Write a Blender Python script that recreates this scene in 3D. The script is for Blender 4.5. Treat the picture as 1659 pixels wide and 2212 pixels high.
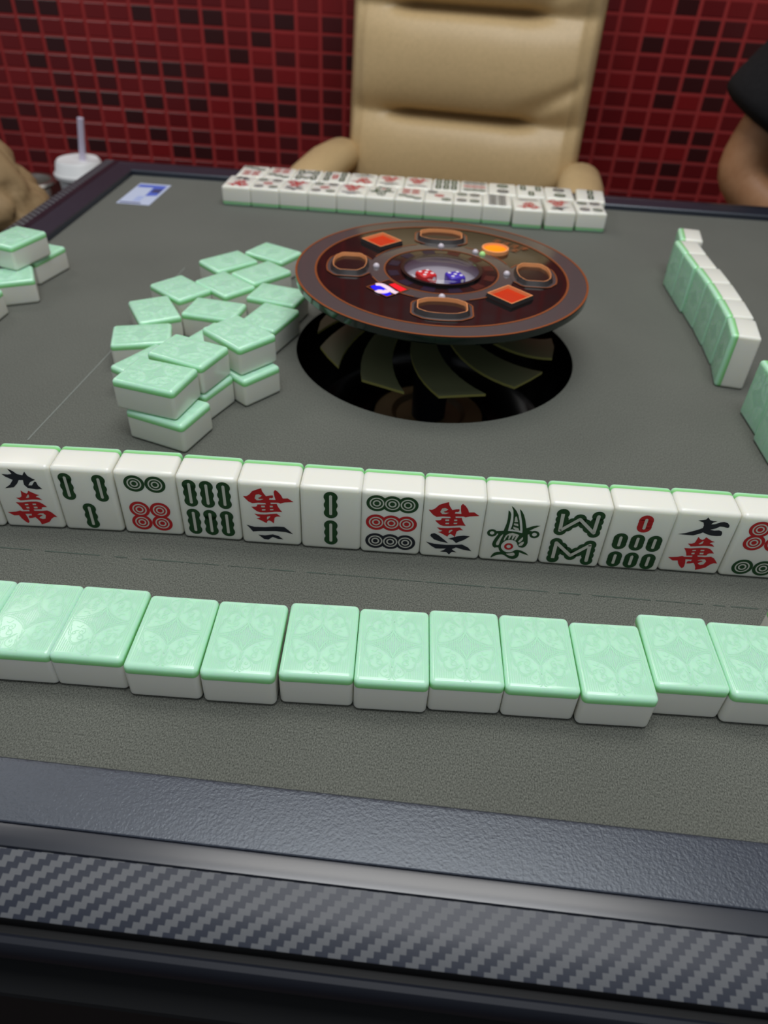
import bpy, bmesh, math, random
from mathutils import Vector, Matrix
from mathutils.geometry import tessellate_polygon
random.seed(7)
for o in list(bpy.data.objects): bpy.data.objects.remove(o)
SC = bpy.context.scene; COL = SC.collection
PI = math.pi
# ------------------------------------------------------------------ camera
cd = bpy.data.cameras.new('camera'); cam = bpy.data.objects.new('camera', cd); COL.objects.link(cam)
cam.location = (0.00127, -0.51628, 0.26358); cam.rotation_euler = (0.875582, -0.040488, 0.097773)
cd.sensor_fit = 'VERTICAL'; cd.sensor_height = 36.0; cd.lens = 25.94
cd.clip_start = 0.01
cd.dof.use_dof = True; cd.dof.focus_distance = 0.328; cd.dof.aperture_fstop = 10.6
SC.camera = cam
# ------------------------------------------------------------------ light and exposure
SC.view_settings.view_transform = 'Standard'; SC.view_settings.look = 'None'
SC.view_settings.gamma = 1.0; SC.view_settings.use_curve_mapping = False
SC.view_settings.exposure = -0.12
wd = bpy.data.worlds.new('room_ambient'); SC.world = wd; wd.use_nodes = True
wd.node_tree.nodes['Background'].inputs[0].default_value = (0.86, 0.93, 1.0, 1)
wd.node_tree.nodes['Background'].inputs[1].default_value = 0.24
def area(name, loc, sx, sy, power, col=(1, 1, 1), rot=(0, 0, 0), spread=PI):
    l = bpy.data.lights.new(name, 'AREA'); l.shape = 'RECTANGLE'; l.size = sx; l.size_y = sy
    l.energy = power; l.color = col; l.spread = spread
    o = bpy.data.objects.new(name, l); COL.objects.link(o); o.location = loc; o.rotation_euler = rot
    return o
area('ceiling_lamp', (0.05, 0.20, 1.45), 1.0, 0.46, 9.6, (1.0, 0.985, 0.95))
area('ceiling_lamp_near', (0.05, -0.42, 1.50), 0.9, 0.5, 13.0, (0.97, 0.985, 1.0))
area('fill_light_left', (-1.35, 0.75, 1.50), 0.6, 0.6, 6.5, (1.0, 0.985, 0.95))  # fill light added to brighten left-facing sides and things at the back
area('room_lamp', (0.2, -1.5, 1.75), 1.6, 0.9, 5.0, (0.9, 0.95, 1.0))
# ------------------------------------------------------------------ materials
def lin(c):
    f = lambda v: v / 12.92 if v <= 0.04045 else ((v + 0.055) / 1.055) ** 2.4
    return tuple(f(v / 255.0) for v in c) + (1.0,)
def mat(name, rgb, rough=0.5, spec=0.5, metal=0.0, coat=0.0, sheen=0.0, trans=0.0, ior=1.5, emit=0.0, sss=0.0, raw=False, radius=(0.6, 1.0, 0.5)):
    m = bpy.data.materials.new(name); m.use_nodes = True
    b = m.node_tree.nodes['Principled BSDF']; I = b.inputs
    I['Base Color'].default_value = (tuple(rgb) + (1.0,)) if raw else lin(rgb)
    I['Roughness'].default_value = rough; I['Specular IOR Level'].default_value = spec; I['Metallic'].default_value = metal
    I['Coat Weight'].default_value = coat; I['Coat Roughness'].default_value = 0.06
    I['Sheen Weight'].default_value = sheen; I['Transmission Weight'].default_value = trans; I['IOR'].default_value = ior
    if emit: I['Emission Color'].default_value = I['Base Color'].default_value; I['Emission Strength'].default_value = emit
    if sss:
        I['Subsurface Weight'].default_value = sss; I['Subsurface Radius'].default_value = radius; I['Subsurface Scale'].default_value = 0.005
    return m
def nodes(m): return m.node_tree.nodes, m.node_tree.links, m.node_tree.nodes['Principled BSDF']
def grain(m, scale, lo, hi, bump=0.0, dist=0.0005, detail=3.0, stretch=None, second=None):
    """noise-driven colour between lo and hi (sRGB), and fine bump"""
    N, L, b = nodes(m)
    tc = N.new('ShaderNodeTexCoord'); mp = N.new('ShaderNodeMapping'); L.new(tc.outputs['Object'], mp.inputs[0])
    if stretch: mp.inputs['Scale'].default_value = stretch
    n = N.new('ShaderNodeTexNoise'); n.inputs['Scale'].default_value = scale; n.inputs['Detail'].default_value = detail
    n.inputs['Roughness'].default_value = 0.65
    L.new(mp.outputs[0], n.inputs['Vector'])
    r = N.new('ShaderNodeValToRGB'); r.color_ramp.elements[0].position = 0.3; r.color_ramp.elements[1].position = 0.7
    r.color_ramp.elements[0].color = lin(lo); r.color_ramp.elements[1].color = lin(hi)
    L.new(n.outputs['Fac'], r.inputs[0])
    src = r.outputs[0]
    if second:
        n2 = N.new('ShaderNodeTexNoise'); n2.inputs['Scale'].default_value = second[0]; n2.inputs['Detail'].default_value = 4
        L.new(tc.outputs['Object'], n2.inputs['Vector'])
        mx = N.new('ShaderNodeMix'); mx.data_type = 'RGBA'; mx.blend_type = 'MULTIPLY'; mx.inputs[0].default_value = 1.0
        r2 = N.new('ShaderNodeValToRGB'); r2.color_ramp.elements[0].position = 0.3; r2.color_ramp.elements[1].position = 0.7
        v = second[1]; r2.color_ramp.elements[0].color = (v, v, v, 1); r2.color_ramp.elements[1].color = (1, 1, 1, 1)
        L.new(n2.outputs['Fac'], r2.inputs[0]); L.new(src, mx.inputs[6]); L.new(r2.outputs[0], mx.inputs[7]); src = mx.outputs[2]
    L.new(src, b.inputs['Base Color'])
    if bump:
        bp = N.new('ShaderNodeBump'); bp.inputs['Strength'].default_value = bump; bp.inputs['Distance'].default_value = dist
        L.new(n.outputs['Fac'], bp.inputs['Height']); L.new(bp.outputs[0], b.inputs['Normal'])
    return m
M = {}
M['felt'] = grain(mat('grey_felt', (84, 84, 78), 1.0, 0.1, sheen=0.25), 1900, (58, 60, 55), (120, 122, 114), 0.45, 0.0004, 3.0, (1, 0.6, 1), (9, 0.88))
M['felt'].node_tree.nodes['Principled BSDF'].inputs['Sheen Roughness'].default_value = 0.45
M['fold'] = mat('felt_fold', (76, 86, 79), 1.0, 0.1)
M['ivory'] = mat('ivory_melamine', (230, 230, 220), 0.22, 0.5, coat=0.15, sss=0.5, radius=(1.0, 0.85, 0.55))
M['groove_shade'] = mat('ivory_shaded_groove', (196, 196, 186), 0.4, 0.4)  # ivory greyed to paint in the shade of recessed carving
M['mint'] = mat('mint_melamine', (0.50, 0.86, 0.62), 0.20, 0.5, coat=0.2, raw=True, sss=0.7, radius=(0.45, 1.0, 0.3))
M['mint_line'] = mat('mint_relief', (0.41, 0.765, 0.53), 0.3, 0.5, raw=True)
def mint_shade_band(m):  # shaded translucency painted as a deeper green band towards the ivory joint
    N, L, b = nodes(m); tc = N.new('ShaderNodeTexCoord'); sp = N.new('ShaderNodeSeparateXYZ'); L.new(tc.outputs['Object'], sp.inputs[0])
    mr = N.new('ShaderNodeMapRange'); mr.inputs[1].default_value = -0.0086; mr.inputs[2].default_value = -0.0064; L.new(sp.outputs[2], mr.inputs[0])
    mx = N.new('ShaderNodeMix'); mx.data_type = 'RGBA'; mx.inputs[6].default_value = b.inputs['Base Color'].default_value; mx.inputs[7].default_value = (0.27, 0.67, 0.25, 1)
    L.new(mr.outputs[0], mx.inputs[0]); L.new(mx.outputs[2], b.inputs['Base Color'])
mint_shade_band(M['mint'])
M['ink_green'] = mat('green_ink', (12, 62, 24), 0.28, 0.6)
M['ink_red'] = mat('red_ink', (178, 14, 24), 0.28, 0.6)
M['ink_black'] = mat('black_ink', (14, 20, 34), 0.28, 0.6)
M['rim'] = grain(mat('navy_textured_plastic', (34, 38, 50), 0.38, 1.0), 900, (30, 34, 46), (39, 43, 56), 0.42, 0.0003, 1.2, None, (14, 0.85))
M['rim'].node_tree.nodes['Principled BSDF'].inputs['Specular Tint'].default_value = (0.84, 0.92, 1.0, 1)
M['gloss'] = grain(mat('glossy_dark_plastic', (26, 30, 40), 0.27, 0.8), 30, (22, 26, 36), (30, 34, 44))
M['bar'] = mat('satin_black_plastic', (20, 23, 32), 0.5, 0.28)
M['black'] = mat('matt_black_plastic', (7, 7, 9), 0.6, 0.3)
M['ledge'] = mat('charcoal_ledge', (20, 21, 23), 0.7, 0.2)
def carbon():
    m = mat('carbon_weave', (52, 56, 66), 0.36, 0.42); N, L, b = nodes(m)
    tc = N.new('ShaderNodeTexCoord'); sp = N.new('ShaderNodeSeparateXYZ'); L.new(tc.outputs['UV'], sp.inputs[0])
    def mth(op, a, bb=None):
        n = N.new('ShaderNodeMath'); n.operation = op
        for i, v in enumerate((a, bb)):
            if v is None: continue
            if isinstance(v, (int, float)): n.inputs[i].default_value = v
            else: L.new(v, n.inputs[i])
        return n.outputs[0]
    u = mth('MULTIPLY', sp.outputs[0], 1 / 0.0021); v = mth('MULTIPLY', sp.outputs[1], 1 / 0.0019)
    i = mth('FLOOR', u); j = mth('FLOOR', v)
    k = mth('FLOORED_MODULO', mth('ADD', mth('ADD', i, j), 0.0), 4.0)
    w = mth('LESS_THAN', k, 1.5)
    r = N.new('ShaderNodeValToRGB'); r.color_ramp.elements[0].color = lin((36, 40, 52)); r.color_ramp.elements[1].color = lin((84, 86, 90))
    L.new(w, r.inputs[0]); L.new(r.outputs[0], b.inputs['Base Color'])
    rr = mth('ADD', mth('MULTIPLY', w, 0.10), 0.42); L.new(rr, b.inputs['Roughness'])
    fu = mth('FRACT', u); fv = mth('FRACT', v)
    h = mth('MULTIPLY', mth('ADD', mth('MULTIPLY', w, fv), mth('MULTIPLY', mth('SUBTRACT', 1.0, w), fu)), 0.5)
    bp = N.new('ShaderNodeBump'); bp.inputs['Strength'].default_value = 0.25; bp.inputs['Distance'].default_value = 0.0004
    L.new(h, bp.inputs['Height']); L.new(bp.outputs[0], b.inputs['Normal'])
    return m
M['carbon'] = carbon()
M['leather'] = grain(mat('tan_leather', (200, 173, 128), 0.42, 0.45), 240, (194, 168, 124), (206, 178, 132), 0.06, 0.0005, 2.0, None, (3.0, 0.92))
M['bag'] = grain(mat('tan_bag', (158, 133, 98), 0.5, 0.4), 120, (150, 126, 92), (164, 139, 103))
M['scuff'] = mat('felt_scuff', (138, 144, 138), 1.0, 0.1)
M['pipe'] = mat('tan_piping', (140, 116, 80), 0.45, 0.4)
M['chrome'] = mat('polished_steel', (215, 212, 205), 0.3, 0.5, metal=1.0)
M['grout'] = mat('red_grout', (158, 48, 48), 0.7, 0.3)
M['tile'] = [mat('red_mosaic_%s' % n, c, 0.30, 0.4) for n, c in (('bright', (126, 26, 29)), ('plain', (114, 24, 27)), ('deep', (101, 22, 26)), ('mid', (78, 23, 26)), ('dark', (58, 22, 24)))]
M['floor'] = grain(mat('dark_floor', (60, 40, 36), 0.5, 0.4), 6, (54, 36, 32), (66, 46, 40))
M['glassblack'] = mat('black_glass', (16, 12, 12), 0.06, 0.5, coat=0.5)
M['band'] = mat('smoked_band', (74, 70, 70), 0.12, 0.5, coat=0.4)
M['copper'] = mat('copper_line', (150, 84, 46), 0.3, 0.5, metal=0.3)
M['bezel'] = mat('copper_bezel', (240, 160, 104), 0.3, 0.5)
M['display'] = mat('dark_display', (22, 17, 18), 0.15, 0.5, coat=0.3)
M['lobe_slope'] = mat('smoked_slope', (48, 44, 44), 0.35, 0.4)
M['edgeglass'] = mat('green_glass_edge', (12, 24, 20), 0.08, 0.6, coat=0.4)
M['button_red'] = mat('red_lit_button', (176, 42, 10), 0.3, 0.5, emit=0.25)
M['button_amber'] = mat('amber_lit_button', (238, 140, 4), 0.3, 0.5, emit=0.35)
M['lamp_white'] = mat('white_lamp', (205, 196, 205), 0.3, 0.5)
M['lamp_green'] = mat('green_lamp', (158, 208, 128), 0.3, 0.5, emit=0.3)
M['logo_blue'] = mat('blue_print', (12, 14, 235), 0.3, 0.4, emit=0.5)
M['logo_red'] = mat('red_print', (225, 12, 34), 0.3, 0.4, emit=0.35)
M['logo_white'] = mat('white_print', (232, 206, 222), 0.3, 0.4, emit=0.2)
M['dim_red'] = mat('dim_red_segment', (64, 14, 16), 0.2, 0.4)
M['dim_blue'] = mat('dim_blue_segment', (24, 22, 46), 0.2, 0.4)
M['bowl'] = mat('pale_grey_bowl', (158, 153, 164), 0.5, 0.4)
M['die_red'] = mat('red_die', (214, 40, 40), 0.2, 0.5)
M['die_blue'] = mat('violet_die', (74, 52, 190), 0.2, 0.5)
M['pip'] = mat('white_pip', (246, 240, 244), 0.3, 0.5)
M['olive'] = mat('olive_plastic', (84, 86, 62), 0.45, 0.4)
M['olive_edge'] = mat('olive_edge', (136, 130, 72), 0.45, 0.4)
M['well'] = mat('gloss_black_well', (5, 5, 5), 0.16, 0.5)
M['bronze'] = mat('bronze_well_floor', (96, 82, 52), 0.5, 0.4)
M['paper'] = mat('pale_sticker', (186, 196, 220), 0.5, 0.3)
M['print_blue'] = mat('sticker_blue', (82, 104, 196), 0.5, 0.3)
M['print_dark'] = mat('sticker_navy', (66, 70, 110), 0.5, 0.3)
M['cup'] = mat('white_cup', (238, 240, 241), 0.4, 0.4)
M['straw'] = mat('lilac_straw', (206, 198, 220), 0.4, 0.4)
M['navy'] = mat('navy_card', (16, 20, 62), 0.5, 0.4)
M['wood'] = mat('dark_wood', (36, 20, 18), 0.4, 0.4)
M['skin'] = grain(mat('skin', (176, 128, 92), 0.5, 0.4), 60, (170, 122, 86), (182, 136, 100))
M['shirt'] = grain(mat('black_cotton', (26, 25, 27), 0.9, 0.2), 300, (22, 21, 23), (30, 29, 31))
M['denim'] = mat('dark_trousers', (24, 26, 34), 0.85, 0.2)
M['hair'] = mat('black_hair', (16, 13, 12), 0.5, 0.4)
M['shoe'] = mat('grey_shoe', (60, 60, 62), 0.6, 0.3)
def clear():
    m = bpy.data.materials.new('clear_cover'); m.use_nodes = True; N = m.node_tree.nodes; L = m.node_tree.links
    N.remove(N['Principled BSDF']); out = N['Material Output']
    t = N.new('ShaderNodeBsdfTransparent'); g = N.new('ShaderNodeBsdfGlossy'); g.inputs['Roughness'].default_value = 0.04
    f = N.new('ShaderNodeFresnel'); f.inputs[0].default_value = 1.4; x = N.new('ShaderNodeMixShader')
    L.new(f.outputs[0], x.inputs[0]); L.new(t.outputs[0], x.inputs[1]); L.new(g.outputs[0], x.inputs[2]); L.new(x.outputs[0], out.inputs[0])
    return m
M['clear'] = clear()
# ------------------------------------------------------------------ helpers
def link(name, me, parent=None, loc=(0, 0, 0), rot=(0, 0, 0)):
    o = bpy.data.objects.new(name, me); COL.objects.link(o); o.location = loc; o.rotation_euler = rot
    if parent: o.parent = parent
    return o
def mesh(name, bm, mats, smooth=True, angle=0.6):
    me = bpy.data.meshes.new(name); bmesh.ops.recalc_face_normals(bm, faces=bm.faces); bm.to_mesh(me); bm.free()
    for m in (mats if isinstance(mats, (list, tuple)) else [mats]): me.materials.append(m)
    if smooth:
        for p in me.polygons: p.use_smooth = True
        try: me.set_sharp_from_angle(angle=angle)
        except Exception: pass
    return me
def obj(name, bm, mats, parent=None, loc=(0, 0, 0), rot=(0, 0, 0), smooth=True, angle=0.6):
    return link(name, mesh(name, bm, mats, smooth, angle), parent, loc, rot)
def tag(o, label, cat=None, group=None, kind=None):
    o['label'] = label
    if cat: o['category'] = cat
    if group: o['group'] = group
    if kind: o['kind'] = kind
    return o
def empty(name, loc=(0, 0, 0), rz=0.0):
    e = bpy.data.objects.new(name, None); COL.objects.link(e); e.location = loc; e.rotation_euler = (0, 0, rz); e.empty_display_size = 0.05
    return e
def copy_tree(o, parent=None):
    c = o.copy(); COL.objects.link(c)
    if parent: c.parent = parent
    for ch in o.children: copy_tree(ch, c)
    return c
def add_box(bm, c, s, bev=0.0, seg=2, rot=None):
    r = bmesh.ops.create_cube(bm, size=1.0); vs = r['verts']
    for v in vs: v.co = Vector((v.co.x * s[0], v.co.y * s[1], v.co.z * s[2]))
    if bev:
        es = list({e for v in vs for e in v.link_edges})
        rb = bmesh.ops.bevel(bm, geom=es, offset=bev, segments=seg, affect='EDGES', profile=0.5)
        vs = list({v for f in rb['faces'] for v in f.verts} | {v for v in vs if v.is_valid})
    for v in vs:
        if rot: v.co = rot @ v.co
        v.co += Vector(c)
    return vs
def add_lathe(bm, prof, seg=48, c=(0, 0, 0), cap0=False, cap1=False):
    rings = []
    for r, z in prof:
        rings.append([bm.verts.new((c[0] + r * math.cos(2 * PI * i / seg), c[1] + r * math.sin(2 * PI * i / seg), c[2] + z)) for i in range(seg)])
    for a, b in zip(rings, rings[1:]):
        for i in range(seg): bm.faces.new((a[i], a[(i + 1) % seg], b[(i + 1) % seg], b[i]))
    if cap0: bm.faces.new(rings[0][::-1])
    if cap1: bm.faces.new(rings[-1])
def add_tube(bm, pts, r, seg=8, cap=True):
    pts = [Vector(p) for p in pts]; rr = r if isinstance(r, (list, tuple)) else [r] * len(pts); rings = []
    for i, p in enumerate(pts):
        t = (pts[min(i + 1, len(pts) - 1)] - pts[max(i - 1, 0)]).normalized()
        a = Vector((0, 0, 1)) if abs(t.z) < 0.9 else Vector((1, 0, 0)); u = t.cross(a).normalized(); w = t.cross(u)
        rings.append([bm.verts.new(p + (u * math.cos(2 * PI * k / seg) + w * math.sin(2 * PI * k / seg)) * rr[i]) for k in range(seg)])
    for a, b in zip(rings, rings[1:]):
        for k in range(seg): bm.faces.new((a[k], a[(k + 1) % seg], b[(k + 1) % seg], b[k]))
    if cap: bm.faces.new(rings[0][::-1]); bm.faces.new(rings[-1])
def add_poly(bm, pts, z, mi=0, thick=0.0):
    """flat polygon (concave allowed) in the XY plane at height z, optional side walls down by thick"""
    P = [Vector((p[0], p[1], z)) for p in pts]; vs = [bm.verts.new(p) for p in P]
    for t in tessellate_polygon([P]):
        try: f = bm.faces.new([vs[i] for i in t]); f.material_index = mi
        except ValueError: pass
    if thick:
        lo = [bm.verts.new(p - Vector((0, 0, thick))) for p in P]; n = len(P)
        for i in range(n):
            f = bm.faces.new((vs[i], vs[(i + 1) % n], lo[(i + 1) % n], lo[i])); f.material_index = mi
def circ(cx, cy, r, n=24, ry=None): return [(cx + r * math.cos(2 * PI * i / n), cy + (ry or r) * math.sin(2 * PI * i / n)) for i in range(n)]
def add_ring(bm, outer, inner, z, mi=0, thick=0.0):
    n = len(outer); a = [bm.verts.new((p[0], p[1], z)) for p in outer]; b = [bm.verts.new((p[0], p[1], z)) for p in inner]
    for i in range(n):
        f = bm.faces.new((a[i], a[(i + 1) % n], b[(i + 1) % n], b[i])); f.material_index = mi
    if thick:
        for q, rev in ((a, False), (b, True)):
            lo = [bm.verts.new(v.co - Vector((0, 0, thick))) for v in q]
            for i in range(n):
                f = bm.faces.new((q[i], lo[i], lo[(i + 1) % n], q[(i + 1) % n])); f.material_index = mi
_rk = [0]
def add_ribbon(bm, pts, w, z, mi=0):
    _rk[0] = (_rk[0] + 1) % 400; z += math.copysign(_rk[0] * 6e-8, z)
    P = [Vector((p[0], p[1])) for p in pts]; L = []; R = []
    for i, p in enumerate(P):
        t = (P[min(i + 1, len(P) - 1)] - P[max(i - 1, 0)]); t = t.normalized() if t.length else Vector((1, 0)); n = Vector((-t.y, t.x)) * w / 2
        L.append(bm.verts.new((p.x + n.x, p.y + n.y, z))); R.append(bm.verts.new((p.x - n.x, p.y - n.y, z)))
    for i in range(len(P) - 1):
        f = bm.faces.new((L[i], L[i + 1], R[i + 1], R[i])); f.material_index = mi
def smooth_line(pts, sub=3):
    out = []; n = len(pts)
    for i in range(n - 1):
        p0, p1, p2, p3 = pts[max(i - 1, 0)], pts[i], pts[i + 1], pts[min(i + 2, n - 1)]
        for k in range(sub):
            t = k / sub
            out.append(tuple(0.5 * (2 * p1[a] + (p2[a] - p0[a]) * t + (2 * p0[a] - 5 * p1[a] + 4 * p2[a] - p3[a]) * t * t + (3 * p1[a] - p0[a] - 3 * p2[a] + p3[a]) * t ** 3) for a in (0, 1)))
    out.append(pts[-1]); return out
# ------------------------------------------------------------------ the setting
FZ = -0.74; YW = 1.05
bm = bmesh.new(); add_box(bm, (0, -0.5, FZ - 0.03), (5.2, 4.2, 0.06)); tag(obj('floor', bm, M['floor'], smooth=False), 'dark brown floor under the table and chairs', kind='structure')
bm = bmesh.new(); add_box(bm, (0, YW + 0.05, (FZ + 1.75) / 2), (5.2, 0.096, 1.75 - FZ))
wall = tag(obj('wall_back', bm, M['grout'], smooth=False), 'red mosaic wall behind the tan chair', kind='structure')
PX, PZ, X0, Z0 = 0.0439, 0.0288, -0.744, 0.0675
GX, GZ, TD = 0.0064, 0.0044, 0.0012
tile_me = []
for m in M['tile']:
    bm = bmesh.new(); w, h = (PX - GX) / 2, (PZ - GZ) / 2; e = 0.0012
    a = [bm.verts.new((sx * w, 0, sz * h)) for sx, sz in ((-1, -1), (1, -1), (1, 1), (-1, 1))]
    b = [bm.verts.new((sx * (w - e), -TD, sz * (h - e))) for sx, sz in ((-1, -1), (1, -1), (1, 1), (-1, 1))]
    bm.faces.new(b)
    for i in range(4): bm.faces.new((a[i], a[(i + 1) % 4], b[(i + 1) % 4], b[i]))
    tile_me.append(mesh('mosaic_tile', bm, m, smooth=False))
DARK=[(-4,-7),(-3,0),(-2,-5),(-2,-3),(-2,-1),(-2,0),(-1,-8),(-1,-5),(-1,-2),(-1,0),(0,-8),(0,-5),(1,-5),(1,-3),(2,-6),(2,-3),(3,-7),(3,-5),(3,-3),(3,0),(4,-8),(4,-4),(4,-3),(5,-8),(5,-5),(5,0),(6,-4),(6,-1),(6,0),(7,-2),(8,-6),(8,-5),(8,-1),(9,-5),(9,-4),(9,0),(10,-6),(12,-2),(24,-5),(24,0),(25,-3),(25,2),(26,-7),(26,-5),(26,-2),(26,-1),(26,0),(26,1),(27,-6),(27,-5),(27,-3),(27,-1),(27,0),(28,0)]
MID=[(-3,-9),(-3,-6),(-1,-6),(-1,-4),(1,-4),(5,-7),(5,-3),(7,-8),(7,-6),(8,-3),(9,-8),(9,-7),(9,-2),(11,-6),(11,-5),(11,-4),(11,-2),(11,-1),(11,0),(25,-7),(25,-2),(26,-8),(26,-5),(27,-2),(27,1)]

rnd = random.Random(3)
far = [bmesh.new() for _ in M['tile']]
for k in range(-42, 78):
    for r in range(-29, 59):
        x, z = X0 + (k + 0.5) * PX, Z0 + (r + 0.5) * PZ
        if abs(x) > 2.58 or z < FZ + 0.02 or z > 1.73: continue
        s = 4 if (k, r) in DARK else 3 if (k, r) in MID else rnd.choice((0, 1, 1, 1, 2, 2)) if -4 <= k <= 30 else rnd.choice((0, 1, 1, 2, 2, 3, 4))
        near = -10 <= r <= 2 and (-4 <= k <= 12 or 22 <= k <= 29)
        if near:
            o = link('mosaic_tile', tile_me[s], wall, (x, YW + 0.002, z))
        else:
            w, h = (PX - GX) / 2, (PZ - GZ) / 2; b_ = far[s]
            vs = [b_.verts.new((x + sx * w, YW + 0.002, z + sz * h)) for sx, sz in ((-1, -1), (1, -1), (1, 1), (-1, 1))]
            us = [b_.verts.new((x + sx * (w - .0012), YW + 0.002 - TD, z + sz * (h - .0012))) for sx, sz in ((-1, -1), (1, -1), (1, 1), (-1, 1))]
            b_.faces.new(us)
            for i in range(4): b_.faces.new((vs[i], vs[(i + 1) % 4], us[(i + 1) % 4], us[i]))
bm = bmesh.new(); off = 0
for s, b_ in enumerate(far):
    for f in b_.faces:
        g = bm.faces.new([bm.verts.new(v.co) for v in f.verts]); g.material_index = s
    b_.free()
o = obj('mosaic_field', bm, M['tile'], wall, smooth=False); o['kind'] = 'stuff'
# ------------------------------------------------------------------ the table
S = 0.3725; RH = 0.1048
table = tag(empty('mahjong_table', (0, 0, FZ)), 'square mahjong table with grey felt top, navy plastic rim and carbon-look edge strip', 'table')
TZ = (0, 0, -FZ)
# felt with the round well opening
bm = bmesh.new(); n = 96
inner = [(RH * math.cos(2 * PI * i / n), RH * math.sin(2 * PI * i / n)) for i in range(n)]
outer = []
for i in range(n):
    c, s = math.cos(2 * PI * i / n), math.sin(2 * PI * i / n); k = S / max(abs(c), abs(s)); outer.append((c * k, s * k))
add_ring(bm, outer, inner, 0.0, 0, 0.006)
obj('felt_top', bm, M['felt'], table, TZ)
# faint fold lines of the tile lift slots in the felt
bm = bmesh.new(); rf = random.Random(5); xx = -0.215
while xx < 0.2:
    ln = rf.uniform(0.006, 0.03); f_ = lambda t: -0.2575 + (t + 0.215) * 0.0241
    add_ribbon(bm, [(xx, f_(xx)), (xx + ln, f_(xx + ln))], rf.uniform(0.0003, 0.0007), 0.0002); xx += ln + rf.uniform(0.0, 0.008)
obj('felt_fold', bm, M['fold'], table, TZ)
bm = bmesh.new(); add_ribbon(bm, [(-0.2415, -0.164), (-0.2350, -0.048), (-0.2330, 0.04), (-0.2300, 0.115)], 0.0006, 0.0002); obj('felt_fold', bm, M['scuff'], table, TZ)
# rim swept round the felt with mitred corners; d = distance outwards from the felt edge
def strip(name, prof, m, q, jit=0.0, uv=False):
    bm = bmesh.new(); A = []; B = []
    for d, z in prof:
        y = -(S + d); A.append(bm.verts.new((y + jit, y, z))); B.append(bm.verts.new((-y - jit, y, z)))
    fs = [bm.faces.new((A[i], B[i], B[i + 1], A[i + 1])) for i in range(len(prof) - 1)]
    if uv:
        l = bm.loops.layers.uv.new('UVMap'); acc = {}
        s = 0.0
        for i, (d, z) in enumerate(prof):
            if i: s += math.hypot(d - prof[i - 1][0], z - prof[i - 1][1])
            acc[A[i]] = acc[B[i]] = s
        for f in fs:
            for lp in f.loops: lp[l].uv = (lp.vert.co.x + 1.0, acc[lp.vert] + 0.1)
    me = mesh(name, bm, m, True, 0.5)
    return link(name, me, table, TZ, (0, 0, q * PI / 2))
for q in range(4):
    strip('rim_board', [(0.0, -0.004), (0.0006, 0.0046), (0.0016, 0.0058), (0.003, 0.006), (0.0252, 0.006), (0.0256, 0.0057), (0.0257, 0.003)], M['rim'], q)
    strip('edge_trim', [(0.0257, 0.003), (0.0259, 0.0056), (0.0263, 0.0059), (0.0275, 0.00600), (0.0300, 0.00603), (0.0325, 0.00598), (0.0337, 0.0058), (0.0340, 0.0050)], M['gloss'], q)
    strip('carbon_strip', [(0.0340, 0.0048), (0.0343, 0.0052), (0.0440, 0.0030), (0.0538, 0.0002), (0.0542, -0.0001)], M['carbon'], q, uv=True)
    strip('edge_groove', [(0.0542, -0.0001), (0.0544, -0.0006), (0.0544, -0.006), (0.0572, -0.0062)], M['black'], q)
    strip('lower_trim', [(0.0572, -0.0062), (0.0574, -0.0042), (0.0584, -0.0036), (0.0602, -0.0042), (0.0616, -0.0060), (0.0622, -0.0085), (0.0618, -0.0130), (0.0600, -0.0160), (0.045, -0.021)], M['bar'], q)
    strip('table_side', [(0.045, -0.021), (0.045, -0.0385)], M['black'], q)
    strip('drawer_ledge', [(0.045, -0.0385), (0.0628, -0.0395), (0.0644, -0.0402), (0.065, -0.042)], M['ledge'], q)
    strip('apron', [(0.065, -0.042), (0.065, -0.15), (0.03, -0.17)], M['black'], q)
bm = bmesh.new(); add_box(bm, (0, 0, -0.165), (0.8, 0.8, 0.012)); obj('table_bottom', bm, M['black'], table, TZ, smooth=False)
bm = bmesh.new(); add_box(bm, (0, 0, -0.44), (0.26, 0.26, 0.545), 0.02); obj('pedestal', bm, M['bar'], table, TZ)
bm = bmesh.new(); add_box(bm, (0, 0, -0.727), (0.62, 0.62, 0.026), 0.01); obj('pedestal_foot', bm, M['black'], table, TZ)
# well under the console
bm = bmesh.new(); add_lathe(bm, [(RH, -0.0002), (RH - 0.001, -0.008), (0.1, -0.05), (0.094, -0.062)], 96); obj('well_wall', bm, M['well'], table, TZ)
bm = bmesh.new(); add_lathe(bm, [(0.094, -0.062), (0.05, -0.064), (0.044, -0.058)], 72); obj('well_floor', bm, M['well'], table, TZ)
bm = bmesh.new(); add_lathe(bm, [(0.0445, -0.0585), (0.03, -0.056), (0.026, -0.0595), (0.012, -0.0605)], 72, cap1=True); obj('well_ring', bm, M['bronze'], table, TZ)
# ------------------------------------------------------------------ the raised dice console
CZ = 0.0600
con = tag(empty('dice_console', (0, 0.0015, 0), math.radians(2.5)), 'round raised dice console of black glass with copper lines over the table well', 'console')
def cpart(name, bm, m, parent=con, loc=(0, 0, 0), rz=0.0, smooth=True): return obj(name, bm, m, parent, loc, (0, 0, rz), smooth)
R0 = 0.1038
bm = bmesh.new(); add_lathe(bm, [(0.0275, CZ - 0.005), (0.0275, CZ - 0.0005), (0.028, CZ), (R0 - 0.0006, CZ), (R0, CZ - 0.0006)], 128); cpart('glass_top', bm, M['glassblack'])
bm = bmesh.new(); add_lathe(bm, [(R0, CZ - 0.0006), (R0, CZ - 0.0045), (R0 - 0.0012, CZ - 0.0058), (0.094, CZ - 0.0065), (0.08, CZ - 0.013), (0.05, CZ - 0.018), (0.03, CZ - 0.020)], 128); cpart('glass_rim', bm, M['edgeglass'])
e = 0.00012
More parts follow.
